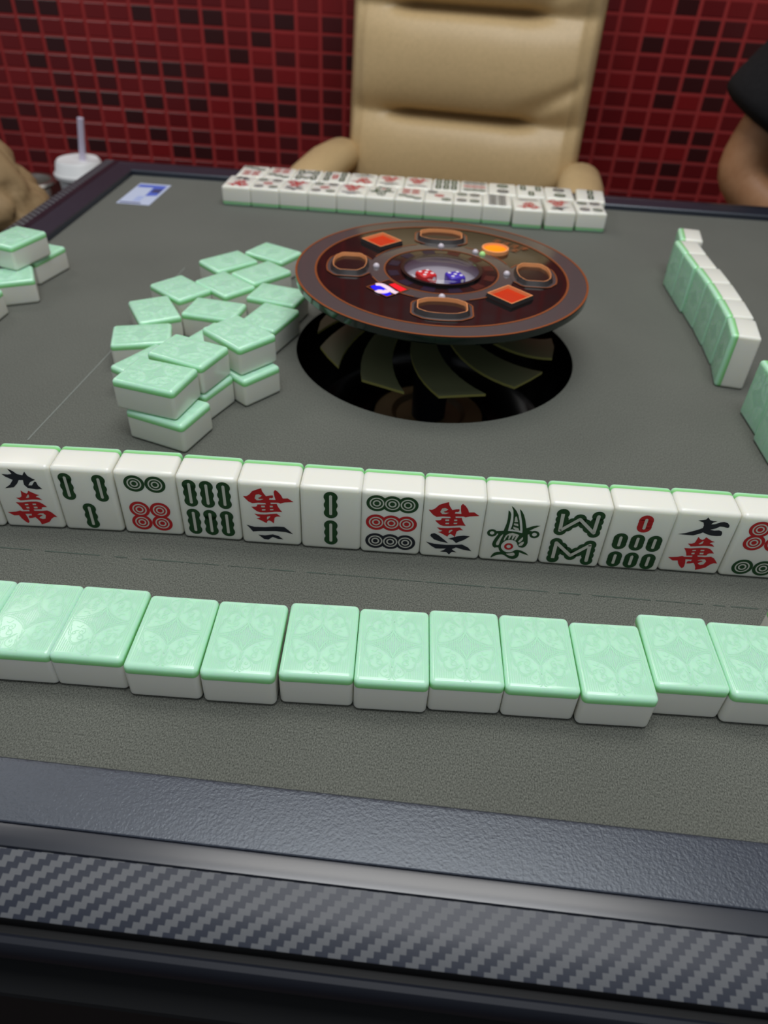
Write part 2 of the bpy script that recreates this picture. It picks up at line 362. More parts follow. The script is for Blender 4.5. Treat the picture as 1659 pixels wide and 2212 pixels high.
bm = bmesh.new(); add_ring(bm, circ(0, 0, R0 - 0.001, 128), circ(0, 0, 0.0895, 128), CZ + e); cpart('outer_band', bm, M['band'])
for a0 in (45, 135, 225, 315):
    arc = [math.radians(a0 + t) for t in range(-24, 25, 4)]
    bm = bmesh.new(); add_ribbon(bm, [(0.0515 * math.cos(t), 0.0515 * math.sin(t)) for t in arc], 0.0009, CZ + 3 * e); cpart('copper_arc', bm, M['copper'])
for r in (R0 - 0.0007, 0.0895):
    bm = bmesh.new(); add_ring(bm, circ(0, 0, r + 0.0007, 128), circ(0, 0, r - 0.0007, 128), CZ + 3 * e, 0, 0.0003); cpart('copper_ring', bm, M['copper'])
bm = bmesh.new(); add_ring(bm, circ(0, 0, 0.0515, 96), circ(0, 0, 0.0405, 96), CZ + e); cpart('inner_band', bm, M['band'])
bm = bmesh.new(); add_ring(bm, circ(0, 0, 0.0412, 96), circ(0, 0, 0.0402, 96), CZ + 3 * e, 0, 0.0003); cpart('copper_ring', bm, M['copper'])
def lobe(a, b, n=6):
    pts = []
    for i in range(n + 1): t = -1 + 2 * i / n; pts.append((a * (1 - 0.10 * t * t), b * 0.62 * t))
    pts += [(a * 0.62, b * 0.93), (a * 0.45, b)]
    pts += [(-a * 0.45, b), (-a * 0.62, b * 0.93)]
    for i in range(n + 1): t = 1 - 2 * i / n; pts.append((-a * (1 - 0.10 * t * t), b * 0.62 * t))
    pts += [(-a * 0.62, -b * 0.93), (-a * 0.45, -b), (a * 0.45, -b), (a * 0.62, -b * 0.93)]
    return pts
for q in range(4):
    th = q * PI / 2
    bm = bmesh.new(); P = lobe(0.0168, 0.0205); add_poly(bm, P, 0)
    lp = cpart('seat_panel', bm, M['band'], con, (0.0655 * math.cos(th), 0.0655 * math.sin(th), CZ + 2 * e), th)
    bm = bmesh.new(); Oi = lobe(0.0159, 0.0196); n = len(P)
    for i in range(n):
        j = (i + 1) % n
        if min(math.hypot(0.0655 + P[i][0], P[i][1]), math.hypot(0.0655 + P[j][0], P[j][1])) < 0.0512: continue
        bm.faces.new([bm.verts.new((q_[0], q_[1], 2 * e)) for q_ in (P[i], P[j], Oi[j], Oi[i])])
    cpart('copper_outline', bm, M['copper'], lp)
    bm = bmesh.new(); Q = lobe(0.0138, 0.0182); I = lobe(0.0116, 0.0158); n = len(Q)
    lo = [bm.verts.new((p[0], p[1], 0)) for p in Q]; hi = [bm.verts.new((p[0] * 1.03, p[1] * 1.03, 0.0030)) for p in I]; ii = [bm.verts.new((p[0], p[1], 0.0030)) for p in I]; il = [bm.verts.new((p[0] * 0.97, p[1] * 0.97, 0.0003)) for p in I]
    for i in range(n):
        j = (i + 1) % n
        for k_, (x, y) in enumerate(((lo, hi), (hi, ii), (ii, il))):
            f = bm.faces.new((x[i], x[j], y[j], y[i])); f.material_index = 0 if k_ == 0 else 1
    cpart('panel_bezel', bm, [M['lobe_slope'], M['bezel']], lp)
    bm = bmesh.new(); add_poly(bm, I, 0.0005); cpart('panel_display', bm, M['display'], lp)
    bm = bmesh.new(); r_ = bmesh.ops.create_uvsphere(bm, u_segments=16, v_segments=8, radius=0.0024)
    cpart('indicator_lamp', bm, M['lamp_white'], con, (0.0466 * math.cos(th), 0.0466 * math.sin(th), CZ + 0.0004))
for a, r, m in ((56.5, 0.0468, 'lamp_white'), (49.0, 0.0472, 'lamp_green')):
    bm = bmesh.new(); bmesh.ops.create_uvsphere(bm, u_segments=16, v_segments=8, radius=0.0023)
    cpart('indicator_lamp', bm, M[m], con, (r * math.cos(math.radians(a)), r * math.sin(math.radians(a)), CZ + 0.0004))
def diamond(r): return [(r, 0), (r * .9, r * .1), (r * .1, r * .9), (0, r), (-r * .1, r * .9), (-r * .9, r * .1), (-r, 0), (-r * .9, -r * .1), (-r * .1, -r * .9), (0, -r), (r * .1, -r * .9), (r * .9, -r * .1)]
for x, y in ((-0.0455, 0.0475), (0.0455, -0.0405)):
    bm = bmesh.new(); P, I = diamond(0.0162), diamond(0.0145); n = 12
    lo = [bm.verts.new((p[0], p[1], 0)) for p in P]; hi = [bm.verts.new((p[0] * .95, p[1] * .95, 0.0028)) for p in P]; ih = [bm.verts.new((p[0], p[1], 0.0028)) for p in I]; il = [bm.verts.new((p[0] * .98, p[1] * .98, 0.0006)) for p in I]
    for i in range(n):
        for k_, (u, v) in enumerate(((lo, hi), (hi, ih), (ih, il))):
            f = bm.faces.new((u[i], u[(i + 1) % n], v[(i + 1) % n], v[i])); f.material_index = 1 if k_ == 0 else 0
    bz = cpart('diamond_bezel', bm, [M['bezel'], M['lobe_slope']], con, (x, y, CZ + e))
    bm = bmesh.new(); add_poly(bm, I, 0.0007); cpart('button_cap', bm, M['button_red'], bz)
# round amber button
bm = bmesh.new(); add_lathe(bm, [(0.0104, 0), (0.0102, 0.0026), (0.0090, 0.0028), (0.0086, 0.0014)], 40)
bz = cpart('button_bezel', bm, M['bezel'], con, (0.0410, 0.0448, CZ + e))
bm = bmesh.new(); add_lathe(bm, [(0.0087, 0.0014), (0.006, 0.0024), (0.0001, 0.0026)], 40, cap1=True); cpart('button_cap', bm, M['button_amber'], bz)
# red, white and blue diamond emblem
bm = bmesh.new(); D_ = 0.0148
add_poly(bm, diamond(D_), 0.0002, 0)
add_ring(bm, diamond(D_), diamond(D_ * 0.93), 0.0004, 1)
add_poly(bm, [(-0.0105, -0.0020), (-0.0040, -0.0100), (0.0002, -0.0128), (0.0030, -0.0098), (0.0000, -0.0040), (-0.0040, 0.0015), (-0.0075, 0.0048), (-0.0118, 0.0010)], 0.0004, 2)
add_poly(bm, [(0.0005, 0.0060), (0.0040, 0.0010), (0.0085, -0.0048), (0.0130, -0.0004), (0.0080, 0.0048), (0.0042, 0.0088)], 0.0004, 3)
add_ribbon(bm, smooth_line([(-0.0085, 0.0042), (-0.0050, 0.0045), (-0.0018, 0.0018), (0.0010, -0.0018), (0.0042, -0.0062), (0.0065, -0.0078)]), 0.0042, 0.0006, 4)
add_ribbon(bm, smooth_line([(-0.0072, -0.0055), (-0.0046, -0.0078), (-0.0014, -0.0070), (0.0002, -0.0042)]), 0.0044, 0.0006, 4)
add_poly(bm, circ(-0.0048, -0.0072, 0.0030, 16), 0.00065, 4)
cpart('emblem', bm, [M['display'], M['copper'], M['logo_blue'], M['logo_red'], M['logo_white']], con, (-0.0365, -0.0370, CZ + e))
# copper lettering of two short lines by the amber button (strokes too soft to read)
bm = bmesh.new(); rr = random.Random(11)
for ln in range(2):
    for ch in range(4 - ln):
        cx, cy = ch * 0.0078 + ln * 0.004, -ln * 0.0080
        for k in range(3): add_ribbon(bm, [(cx - 0.003, cy + 0.0026 - k * 0.0025), (cx + 0.003, cy + 0.0026 - k * 0.0025 + rr.uniform(-.001, .001))], 0.0009, 0)
        add_ribbon(bm, [(cx + rr.uniform(-.002, .002), cy + 0.0034), (cx + rr.uniform(-.002, .002), cy - 0.0034)], 0.0010, 0.00004)
cpart('lettering', bm, M['copper'], con, (0.0440, 0.0655, CZ + 4 * e), math.radians(-32))
# dim red and blue segments round the bowl
for i in range(12):
    a = math.radians(i * 30 + 15); bm = bmesh.new(); A = []
    pts = [(0.0385 * math.cos(a + t), 0.0385 * math.sin(a + t)) for t in (-.13, -.04, .04, .13)] + [(0.0315 * math.cos(a + t), 0.0315 * math.sin(a + t)) for t in (.13, .04, -.04, -.13)]
    add_poly(bm, pts, CZ + e); cpart('segment_mark', bm, M['dim_blue'] if 3 <= i <= 9 else M['dim_red'])
bm = bmesh.new(); add_lathe(bm, [(0.0272, CZ - 0.0002), (0.0268, CZ - 0.007), (0.022, CZ - 0.0100), (0.0001, CZ - 0.0105)], 64, cap1=True); cpart('dice_bowl', bm, M['bowl'])
bm = bmesh.new(); add_lathe(bm, [(0.0278, CZ), (0.0272, CZ + 0.0012), (0.0255, CZ + 0.0026), (0.018, CZ + 0.0048), (0.010, CZ + 0.0056), (0.0001, CZ + 0.0059)], 64, cap1=True); cpart('clear_cover', bm, M['clear'])
bm = bmesh.new(); add_ring(bm, circ(0, 0, 0.0290, 64), circ(0, 0, 0.0268, 64), CZ + 0.0016, 0, 0.0016); cpart('cover_ring', bm, M['display'])
# shaft, hub and curved olive blades
bm = bmesh.new(); add_lathe(bm, [(0.03, 0.0405), (0.026, 0.036), (0.0145, 0.030), (0.0135, -0.0600)], 48); cpart('lift_shaft', bm, M['bar'])
def blade():
    bm = bmesh.new(); N_ = 12; rows = []
    for i in range(N_ + 1):
        t = i / N_; r = 0.024 + 0.065 * t; z = 0.037 - 0.027 * t ** 0.8
        th = math.radians(-16 + 30 * t ** 1.5); hw = math.radians(10.4 + 1.5 * (1 - t))
        rows.append([(r * math.cos(th + s * hw), r * math.sin(th + s * hw), z + zz) for s, zz in ((-1, 0), (0, 0.0010), (1, 0))])
    top = [[bm.verts.new(p) for p in q] for q in rows]; bot = [[bm.verts.new((p[0], p[1], p[2] - 0.0018)) for p in q] for q in rows]
    for i in range(N_):
        for j in range(2):
            f = bm.faces.new((top[i][j], top[i][j + 1], top[i + 1][j + 1], top[i + 1][j])); f = bm.faces.new((bot[i][j], bot[i + 1][j], bot[i + 1][j + 1], bot[i][j + 1]))
        for j in (0, 2):
            f = bm.faces.new((top[i][j], top[i + 1][j], bot[i + 1][j], bot[i][j])); f.material_index = 1
    for j in range(2):
        f = bm.faces.new((top[N_][j], top[N_][j + 1], bot[N_][j + 1], bot[N_][j])); f.material_index = 1
        bm.faces.new((top[0][j], bot[0][j], bot[0][j + 1], top[0][j + 1]))
    return mesh('blade', bm, [M['olive'], M['olive_edge']], True, 0.7)
bme = blade()
for k in range(10): link('blade', bme, con, (0, 0, 0), (0, 0, math.radians(-92 + 36 * k)))
# dice in the bowl
def die(x, y, rz, m, label):
    bm = bmesh.new(); add_box(bm, (0, 0, 0.006), (0.012, 0.012, 0.012), 0.0018, 3)
    d = tag(obj('die', bm, m, None, (x, y, CZ - 0.0104), (0, 0, rz)), label, 'die', 'dice under the clear cover')
    P = 0.0031
    for nx, pts in ((0, [(0, 0), (P, P), (-P, P), (P, -P), (-P, -P)]), (1, [(P, P), (-P, -P), (0, 0)]), (2, [(P, P), (-P, -P)])):
        for a, b in pts:
            bm = bmesh.new(); bmesh.ops.create_circle(bm, cap_ends=True, segments=14, radius=0.00125)
            if nx == 0: loc, rot = (a, b, 0.01205), (0, 0, 0)
            elif nx == 1: loc, rot = (a, -0.00605, 0.006 + b), (PI / 2, 0, 0)
            else: loc, rot = (0.00605, a, 0.006 + b), (0, PI / 2, 0)
            obj('pip', bm, M['pip'], d, loc, rot, smooth=False)
die(-0.0105, -0.0075, 0.62, M['die_red'], 'red die with white pips inside the clear console bowl')
die(0.0100, -0.0065, 0.45, M['die_blue'], 'violet blue die with white pips inside the clear console bowl')
# sticker on the felt
st = bmesh.new(); add_box(st, (0, 0, 0.0002), (0.0362, 0.0722, 0.0004))
st = tag(obj('sticker', st, M['paper'], None, (-0.3353, 0.3077, 0.0), (0, 0, -0.012), smooth=False), 'blue and white printed card flat on the far left corner of the felt', 'card')
bm = bmesh.new(); z = 0.00045
add_poly(bm, [(-0.0165, 0.0215), (-0.0165, 0.0315), (0.0150, 0.0315), (0.0150, -0.0040), (0.0030, -0.0075), (0.0020, 0.0225)], z, 0)
add_poly(bm, [(0.0045, 0.0060), (0.0145, 0.0050), (0.0145, 0.0200), (0.0045, 0.0180)], z + 5e-5, 1)
for k in range(3): add_poly(bm, [(-0.0040, -0.0100 - k * 0.006), (0.0035, -0.0090 - k * 0.006), (0.0035, -0.0125 - k * 0.006), (-0.0040, -0.0135 - k * 0.006)], z, 2)
add_poly(bm, [(-0.0160, -0.0335), (-0.0160, -0.0300), (0.0070, -0.0300), (0.0070, -0.0335)], z, 1)
obj('printed_panel', bm, [M['print_blue'], M['print_dark'], mat('sticker_sky', (150, 168, 222), 0.5)], st, smooth=False)
# ------------------------------------------------------------------ mahjong tiles
W, H, D = 0.0308, 0.0409, 0.0200
def rounded():
    bm = bmesh.new(); add_box(bm, (0, 0, 0), (W, H, D), 0.0024, 5); return bm
CUT = -D / 2 + 0.0046
bm = rounded(); bmesh.ops.bisect_plane(bm, geom=bm.verts[:] + bm.edges[:] + bm.faces[:], plane_co=(0, 0, CUT), plane_no=(0, 0, 1), clear_inner=True); body_me = mesh('tile_body', bm, M['ivory'], True, 1.2)
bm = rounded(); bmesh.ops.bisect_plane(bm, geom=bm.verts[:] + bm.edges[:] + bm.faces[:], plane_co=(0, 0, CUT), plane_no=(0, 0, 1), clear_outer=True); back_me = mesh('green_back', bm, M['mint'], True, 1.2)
QI=[(-5.2,15.7),(-3.1,16.2),(-1.5,16.8),(-1.0,18.2),(0.5,16.5),(2.1,16.0),(4.2,16.1),(2.5,15.0),(1.8,13.7),(3.7,14.1),(5.9,15.5),(7.6,16.0),(9.6,15.4),(10.9,14.0),(11.1,12.6),(10.4,12.2),(8.4,12.7),(6.5,12.7),(5.0,11.3),(2.4,10.1),(4.5,9.8),(7.0,10.2),(8.5,9.6),(9.1,8.1),(9.0,6.6),(7.0,6.2),(4.3,6.3),(1.8,6.9),(-0.5,8.0),(-2.1,6.8),(-4.7,5.5),(-7.3,5.5),(-10.0,5.5),(-12.5,5.6),(-9.0,6.7),(-5.6,8.4),(-2.8,10.0),(-1.5,11.0),(-1.5,12.7),(-2.3,14.6),(-3.7,15.1)]
WAN=[[(-1.8,4.8),(-0.6,3.5),(0.8,2.8),(1.5,3.5),(2.1,4.9),(3.8,3.8),(5.8,2.6),(7.3,2.1),(5.7,1.5),(5.1,0.8),(6.5,0.4),(8.1,-1.2),(5.7,-1.0),(2.7,-1.1),(-0.5,-1.7),(-3.7,-2.2),(-4.7,-1.2),(-5.7,-0.4),(-3.6,-0.2),(-2.4,0.7),(-2.1,2.5)],[(-6.6,-3.6),(-3.3,-3.5),(1.5,-2.6),(4.8,-2.4),(6.6,-3.0),(8.1,-4.4),(9.4,-5.9),(7.3,-6.1),(6.4,-6.5),(6.1,-7.7),(2.8,-8.0),(1.5,-8.2),(2.0,-9.0),(5.8,-8.9),(8.7,-8.3),(10.5,-9.3),(11.9,-11.0),(13.2,-12.8),(11.4,-12.8),(9.8,-14.1),(8.2,-16.4),(5.8,-17.7),(3.4,-18.7),(3.1,-16.8),(2.1,-14.9),(1.2,-13.6),(-0.7,-14.3),(-2.3,-14.5),(-2.4,-13.1),(-1.6,-12.5),(-0.5,-12.6),(-0.2,-11.4),(-3.6,-11.5),(-3.0,-14.1),(-2.8,-16.9),(-3.6,-18.2),(-5.0,-17.1),(-6.5,-14.9),(-7.3,-12.8),(-9.9,-13.1),(-12.8,-10.9),(-8.0,-10.2),(-5.9,-9.3),(-4.8,-9.8),(-0.8,-9.5),(-0.9,-8.5),(-4.0,-8.9),(-4.5,-7.2),(-5.5,-5.2)]]
WANH=[[(-0.3,-0.0),(0.4,0.9),(1.3,2.2),(1.7,2.0),(1.5,0.4),(0.4,-0.2)],[(-2.0,-4.5),(-0.3,-4.3),(-0.3,-5.1),(-2.1,-5.3)],[(-1.9,-6.5),(-0.4,-6.3),(-0.3,-7.4),(-1.8,-7.5)],[(2.1,-4.0),(3.9,-3.8),(3.9,-4.7),(2.1,-4.9)],[(2.2,-6.1),(4.1,-5.9),(4.2,-7.0),(2.3,-7.2)],[(2.6,-11.7),(4.3,-10.7),(6.1,-10.5),(7.2,-11.8),(6.5,-14.2),(4.9,-14.7),(3.3,-13.9),(4.3,-12.8),(5.5,-12.2),(4.9,-11.6)]]
JIU=[(-8.8,15.3),(-5.8,15.1),(-3.5,15.6),(-4.3,17.6),(-4.9,19.1),(-2.6,17.7),(-0.7,15.7),(1.9,15.1),(3.4,17.6),(4.3,14.9),(6.4,13.2),(7.7,12.5),(4.6,10.7),(3.2,8.5),(5.1,8.6),(6.9,11.2),(7.8,11.2),(8.2,8.7),(9.9,6.5),(6.7,6.0),(2.4,6.7),(1.0,8.8),(1.3,11.9),(-0.9,11.8),(-2.4,9.3),(-4.8,6.7),(-9.6,5.8),(-6.3,8.4),(-4.0,11.7),(-7.3,13.6)]
ER=[[(-12.8,-8.0),(-8.8,-9.2),(-3.0,-8.9),(2.8,-8.0),(7.1,-7.9),(9.6,-10.3),(11.7,-12.8),(7.8,-11.6),(2.6,-11.3),(-3.2,-11.8),(-6.7,-12.1),(-9.7,-12.7),(-11.2,-10.2)],[(-7.0,-14.7),(-3.4,-14.9),(0.8,-13.8),(3.9,-14.7),(6.3,-17.0),(3.5,-16.9),(0.6,-15.7),(-1.8,-17.9),(-4.1,-17.6)]]
LIU=[[(-11.0,-6.1),(-10.7,-4.7),(-9.0,-4.0),(-6.7,-5.3),(-3.6,-8.1),(-1.2,-10.4),(-5.1,-9.8),(-8.7,-8.6)],[(9.6,-4.5),(6.6,-7.5),(4.5,-8.8),(2.9,-10.0),(1.0,-8.0),(-1.5,-7.3),(3.0,-5.1),(6.3,-4.3)],[(-12.9,-10.5),(-8.4,-11.6),(-2.6,-11.8),(2.5,-11.3),(6.1,-10.7),(9.5,-12.6),(11.5,-15.1),(6.8,-14.4),(3.2,-13.2),(1.1,-14.6),(2.3,-15.7),(3.9,-16.7),(1.3,-16.6),(-0.1,-18.7),(-1.6,-17.0),(-5.0,-17.0),(-2.9,-15.4),(-2.1,-14.4),(-4.7,-14.8),(-7.5,-14.9),(-10.0,-13.3)]]
BIRD=[[(-4.7,14.8),(-3.7,14.0),(-3.0,12.3),(-2.8,9.7),(-2.8,6.2),(-3.0,2.7),(-3.0,0.9),(-1.0,0.9),(1.3,0.7),(4.1,0.1),(4.5,0.3),(4.2,2.8),(3.5,6.3),(2.5,10.2),(1.7,13.0),(0.8,16.1),(1.9,15.1),(3.4,12.6),(4.6,9.3),(5.5,5.9),(6.1,3.7),(7.4,4.4),(9.0,5.3),(10.9,6.0),(12.9,6.0),(11.7,5.1),(10.1,4.0),(8.8,2.9),(7.9,1.9),(9.1,2.1),(8.5,0.5),(8.2,-0.4),(7.4,-0.8),(7.9,-3.5),(8.3,-6.5),(7.9,-8.4),(7.0,-9.8),(6.0,-10.3),(4.3,-10.0),(3.3,-8.5),(2.7,-7.0),(1.9,-6.0),(0.4,-5.3),(-1.4,-5.3),(-3.1,-5.9),(-4.3,-7.3),(-5.0,-9.0),(-5.1,-10.6),(-4.5,-12.1),(-3.2,-13.5),(-1.7,-14.2),(-0.1,-14.2),(1.4,-13.5),(2.6,-12.2),(3.7,-11.9),(5.6,-12.2),(7.5,-13.1),(9.1,-14.2),(10.1,-15.5),(8.3,-14.9),(6.4,-14.3),(5.0,-13.6),(5.1,-15.8),(4.6,-17.5),(3.4,-18.6),(2.0,-19.0),(0.3,-18.6),(-1.2,-17.6),(-2.5,-16.6),(-3.9,-16.1),(-5.3,-16.4),(-6.6,-16.9),(-8.1,-18.0),(-9.3,-19.1),(-9.5,-18.3),(-8.9,-16.6),(-8.0,-15.3),(-6.7,-14.5),(-5.0,-14.2),(-5.8,-12.9),(-6.3,-11.3),(-7.2,-11.3),(-8.3,-11.7),(-9.4,-10.7),(-9.9,-9.2),(-9.7,-7.4),(-8.9,-4.8),(-8.1,-2.9),(-7.6,-1.7),(-8.5,-1.3),(-8.7,0.3),(-7.2,0.5),(-5.2,0.8),(-4.9,3.1),(-4.4,6.1),(-4.3,9.6),(-4.5,12.4)],[(-3.6,17.8),(-2.3,16.8),(-0.7,14.8),(0.7,12.1),(1.8,8.4),(2.7,4.4),(3.2,1.6),(2.5,1.7),(1.5,2.2),(0.2,1.8),(-1.0,2.3),(-1.9,1.9),(-1.5,4.6),(-1.4,8.1),(-1.8,11.8),(-2.3,14.9)]]
BIRDH=[[(-5.1,-1.6),(-5.3,-3.3),(-5.9,-5.5),(-6.2,-7.9),(-6.5,-9.5),(-7.4,-9.7),(-7.9,-8.9),(-7.7,-7.2),(-6.9,-4.9),(-6.1,-2.7)],[(-4.3,-6.1),(-4.2,-4.4),(-3.6,-2.3),(-2.1,-0.8),(-0.4,-0.2),(1.5,-0.8),(3.1,-1.4),(2.7,-2.8),(2.1,-4.7),(1.6,-5.6),(1.1,-5.1),(1.6,-2.6),(1.3,-2.1),(0.3,-4.8),(-0.3,-4.9),(-0.1,-2.1),(-0.6,-1.9),(-1.5,-4.7),(-2.1,-5.1),(-2.0,-2.3),(-2.6,-2.1),(-3.4,-4.3),(-3.8,-5.8)],[(5.2,-2.5),(5.5,-4.0),(4.8,-5.6),(4.0,-6.6),(3.2,-6.1),(3.9,-4.5)],[(6.2,-5.8),(6.3,-7.0),(5.7,-8.6),(4.4,-9.0),(3.7,-8.5),(4.3,-7.2),(5.3,-6.2)],[(-1.8,-15.3),(0.0,-14.9),(1.8,-14.1),(2.8,-14.8),(2.9,-15.9),(1.7,-16.7),(0.3,-16.6),(-0.9,-16.1)],[(-0.7,10.5),(-0.3,11.3),(0.3,10.3),(1.1,7.5),(-0.6,7.3)],[(-0.7,6.4),(1.3,6.3),(1.8,4.6),(-0.6,5.3)],[(-0.7,4.1),(2.0,3.2),(2.7,1.7),(1.2,1.6),(-0.6,2.9)]]
RELIEF=[[(-0.1,-7.9),(0.7,-5.9),(2.2,-3.9),(4.2,-2.1),(6.6,-0.8),(9.3,-0.0),(11.7,-0.0),(12.4,-0.6)],[(0.5,-7.5),(1.8,-5.6),(3.7,-3.8),(6.3,-2.2),(9.2,-1.2),(11.3,-0.9),(11.7,-1.5)],[(-0.2,-7.1),(0.6,-5.1),(1.7,-3.1),(2.8,-1.7),(3.8,-1.0),(4.9,-1.1)],[(0.4,-6.5),(1.2,-4.3),(2.3,-2.7),(3.5,-1.9),(4.4,-2.0)],[(12.4,-0.6),(12.6,-2.3),(12.2,-3.4),(12.2,-4.8),(11.7,-5.9),(11.2,-6.2),(11.4,-7.5),(10.5,-9.1),(9.5,-9.1),(9.8,-10.6),(9.1,-12.5),(7.8,-13.5),(5.9,-13.6),(4.6,-12.5),(3.2,-11.1),(2.0,-10.1)],[(11.7,-1.5),(11.9,-2.6),(11.4,-3.5),(11.3,-4.8),(10.7,-5.7),(10.5,-6.3),(10.7,-7.3),(10.0,-8.3),(8.8,-8.5),(8.1,-8.0)],[(6.2,-5.2),(4.9,-5.3),(4.4,-6.7),(5.0,-8.0),(6.0,-8.3),(6.8,-7.5),(6.5,-6.6),(5.7,-6.3),(5.5,-7.2)],[(6.7,-8.9),(5.2,-8.7),(4.3,-9.7),(4.6,-11.0),(5.9,-11.1),(6.6,-10.3),(6.1,-9.4),(5.6,-9.8)],[(7.1,-6.2),(8.5,-6.7),(9.5,-7.4),(9.2,-8.4),(8.4,-8.3),(8.3,-7.5),(8.8,-7.3)],[(4.1,-10.2),(4.5,-11.8),(6.1,-12.9),(7.7,-12.8),(9.1,-11.4),(9.1,-10.1)],[(1.8,-10.1),(3.7,-12.3),(4.9,-14.1),(4.9,-15.6),(3.8,-17.0),(2.6,-17.1),(1.8,-16.1)],[(1.5,-11.2),(0.4,-14.2),(0.2,-16.0),(0.6,-18.2),(1.5,-18.7)],[(1.3,-13.3),(0.8,-15.4),(1.1,-17.2),(1.8,-17.9),(2.6,-17.6)],[(2.8,-13.5),(2.3,-14.3),(2.8,-15.0),(3.5,-14.7),(3.3,-13.9)],[(5.8,-14.1),(8.0,-14.1)],[(-0.4,-10.8),(0.2,-12.6),(0.2,-10.8),(0.6,-8.3)],[(6.2,-3.3),(6.8,-3.7),(7.3,-4.6),(8.0,-4.5),(9.0,-4.1)]]
mm = 0.001
# butterfly relief on the backs
bm = bmesh.new(); zr = -D / 2 - 0.00003; mm = 0.001
for ln in RELIEF:
    ln = smooth_line(ln, 2)
    for su in (1, -1):
        for fl in (0, 1):
            pts = [(su * p[0] * mm, (p[1] if not fl else -p[1]) * mm) for p in ln]
            add_ribbon(bm, pts, 0.00032, zr)
for i in range(-14, 15):
    u = i * 0.96; a = abs(u); segs = []
    if a >= 12.3: segs = [(-17.8, 17.8)]
    else:
        if a > 8.5: lo = 9.6 + (12.5 - a) * 1.0
        elif a > 5: lo = 14.6
        else: lo = None
        if lo: segs += [(lo, 17.8), (-17.8, -lo)]
        c = 5.6 - 0.58 * a if a < 9 else 0
        if c > 0.3: segs.append((-c, c))
    for s0, s1 in segs: add_ribbon(bm, [(u * mm, s0 * mm), (u * mm, s1 * mm)], 0.00032, zr)
relief_me = mesh('butterfly_relief', bm, M['mint_line'], False)
for p in relief_me.polygons:
    pass
relief_me.flip_normals() if relief_me.polygons and relief_me.polygons[0].normal.z > 0 else None
INK = [M['ink_green'], M['ink_red'], M['ink_black'], M['groove_shade']]
Z1, Z2, Z3 = D / 2 + 0.00004, D / 2 + 0.00008, D / 2 + 0.00012
class Sym:
    def __init__(s): s.bm = bmesh.new(); s.k = 0
    def poly(s, pts, mi, z=Z1, rot=False, dv=0.0, du=0.0):
        s.k += 1; q = [((-p[0] if rot else p[0]) + du, (-p[1] if rot else p[1]) + dv) for p in pts]
        add_poly(s.bm, [(a * mm, b * mm) for a, b in q], z + s.k * 2e-8, mi); return s
    def ring(s, cx, cy, a, b, mi, z=Z2): add_ring(s.bm, [(x * mm, y * mm) for x, y in circ(cx, cy, a, 28)], [(x * mm, y * mm) for x, y in circ(cx, cy, b, 28)], z, mi); return s
    def dot(s, cx, cy, R, mi):
        s.poly(circ(cx, cy, R, 28), mi); s.ring(cx, cy, min(3.75, R * .72), min(3.05, R * .58), 3); s.ring(cx, cy, min(2.1, R * .42), min(1.35, R * .25), 3); return s
    def stick(s, cx, cy, L, w, mi=0):
        r = w / 2; k = max(L / 2 - r, 0.1); ry = max(r, L / 5.4)
        for o in (-1, 0, 1): s.poly(circ(cx, cy + o * (L / 2 - ry if o else 0), r, 22, ry), mi)
        s.poly([(cx - r * .82, cy - k), (cx + r * .82, cy - k), (cx + r * .82, cy + k), (cx - r * .82, cy + k)], mi)
        h = L / 2 - 2.6; s.poly([(cx - .75, cy - h), (cx, cy - h - .5), (cx + .75, cy - h), (cx + .75, cy + h), (cx, cy + h + .5), (cx - .75, cy + h)], 3, Z2); return s
    def zig(s, pts, mi=0):
        n = 0
        for a, b in zip(pts, pts[1:]):
            l = math.hypot(b[0] - a[0], b[1] - a[1]); c = max(2, round(l / 4.1))
            for i in range(c + 1): t = i / c; s.poly(circ(a[0] + (b[0] - a[0]) * t, a[1] + (b[1] - a[1]) * t, 3.3, 18), mi)
        for a, b in zip(pts, pts[1:]):
            d = Vector((b[0] - a[0], b[1] - a[1])).normalized(); n_ = (-d.y * .9, d.x * .9)
            s.poly([(a[0] + n_[0], a[1] + n_[1]), (b[0] + n_[0], b[1] + n_[1]), (b[0] - n_[0], b[1] - n_[1]), (a[0] - n_[0], a[1] - n_[1])], 3, Z2); s.poly(circ(b[0], b[1], .9, 12), 3, Z2)
        return s
    def wan(s, rot=False, dv=0.0):
        for p in WAN: s.poly(p, 1, Z1, rot, dv)
        for p in WANH: s.poly(p, 3, Z2, rot, dv)
        return s
    def done(s):
        for v in s.bm.verts: v.co.x *= 0.975; v.co.y = v.co.y * 0.955 + 0.0002
        me = mesh('carved_symbol', s.bm, INK, False)
        for p in me.polygons:
            if p.normal.z < 0: p.flip()
        return me
def bam(n, mi=0):
    s = Sym()
    if n == 2: s.stick(0, 9.8, 17.8, 7.2); s.stick(0, -9.2, 17.4, 7.2)
    if n == 3: s.stick(-8.6, 9, 18, 7); s.stick(8.6, 9, 18, 7); s.stick(0, -10.5, 17.5, 7)
    if n == 5: [s.stick(x, y, 17.5, 6.8) for x in (-9, 9) for y in (9.6, -9.4)]; s.stick(0, 0, 17.5, 6.8, 1)
    if n == 6: [s.stick(x, y, 18, 7.2) for x in (-8.8, 0, 8.8) for y in (10.2, -9.2)]
    if n == 7: s.stick(1.0, 11.5, 11.6, 7.4, 1); [s.stick(x, y, 11.4, 7.4) for x in (-8.7, 0, 8.8) for y in (-1.5, -14.3)]
    if n == 8: s.zig([(-9, 14.7), (-8.6, 3.4), (0, 12), (8.6, 3.4), (8.8, 14.7)]); s.zig([(-8.8, -16.4), (-8.8, -5.2), (0, -13.6), (8.6, -5.1), (8.9, -16.4)])
    return s.done()
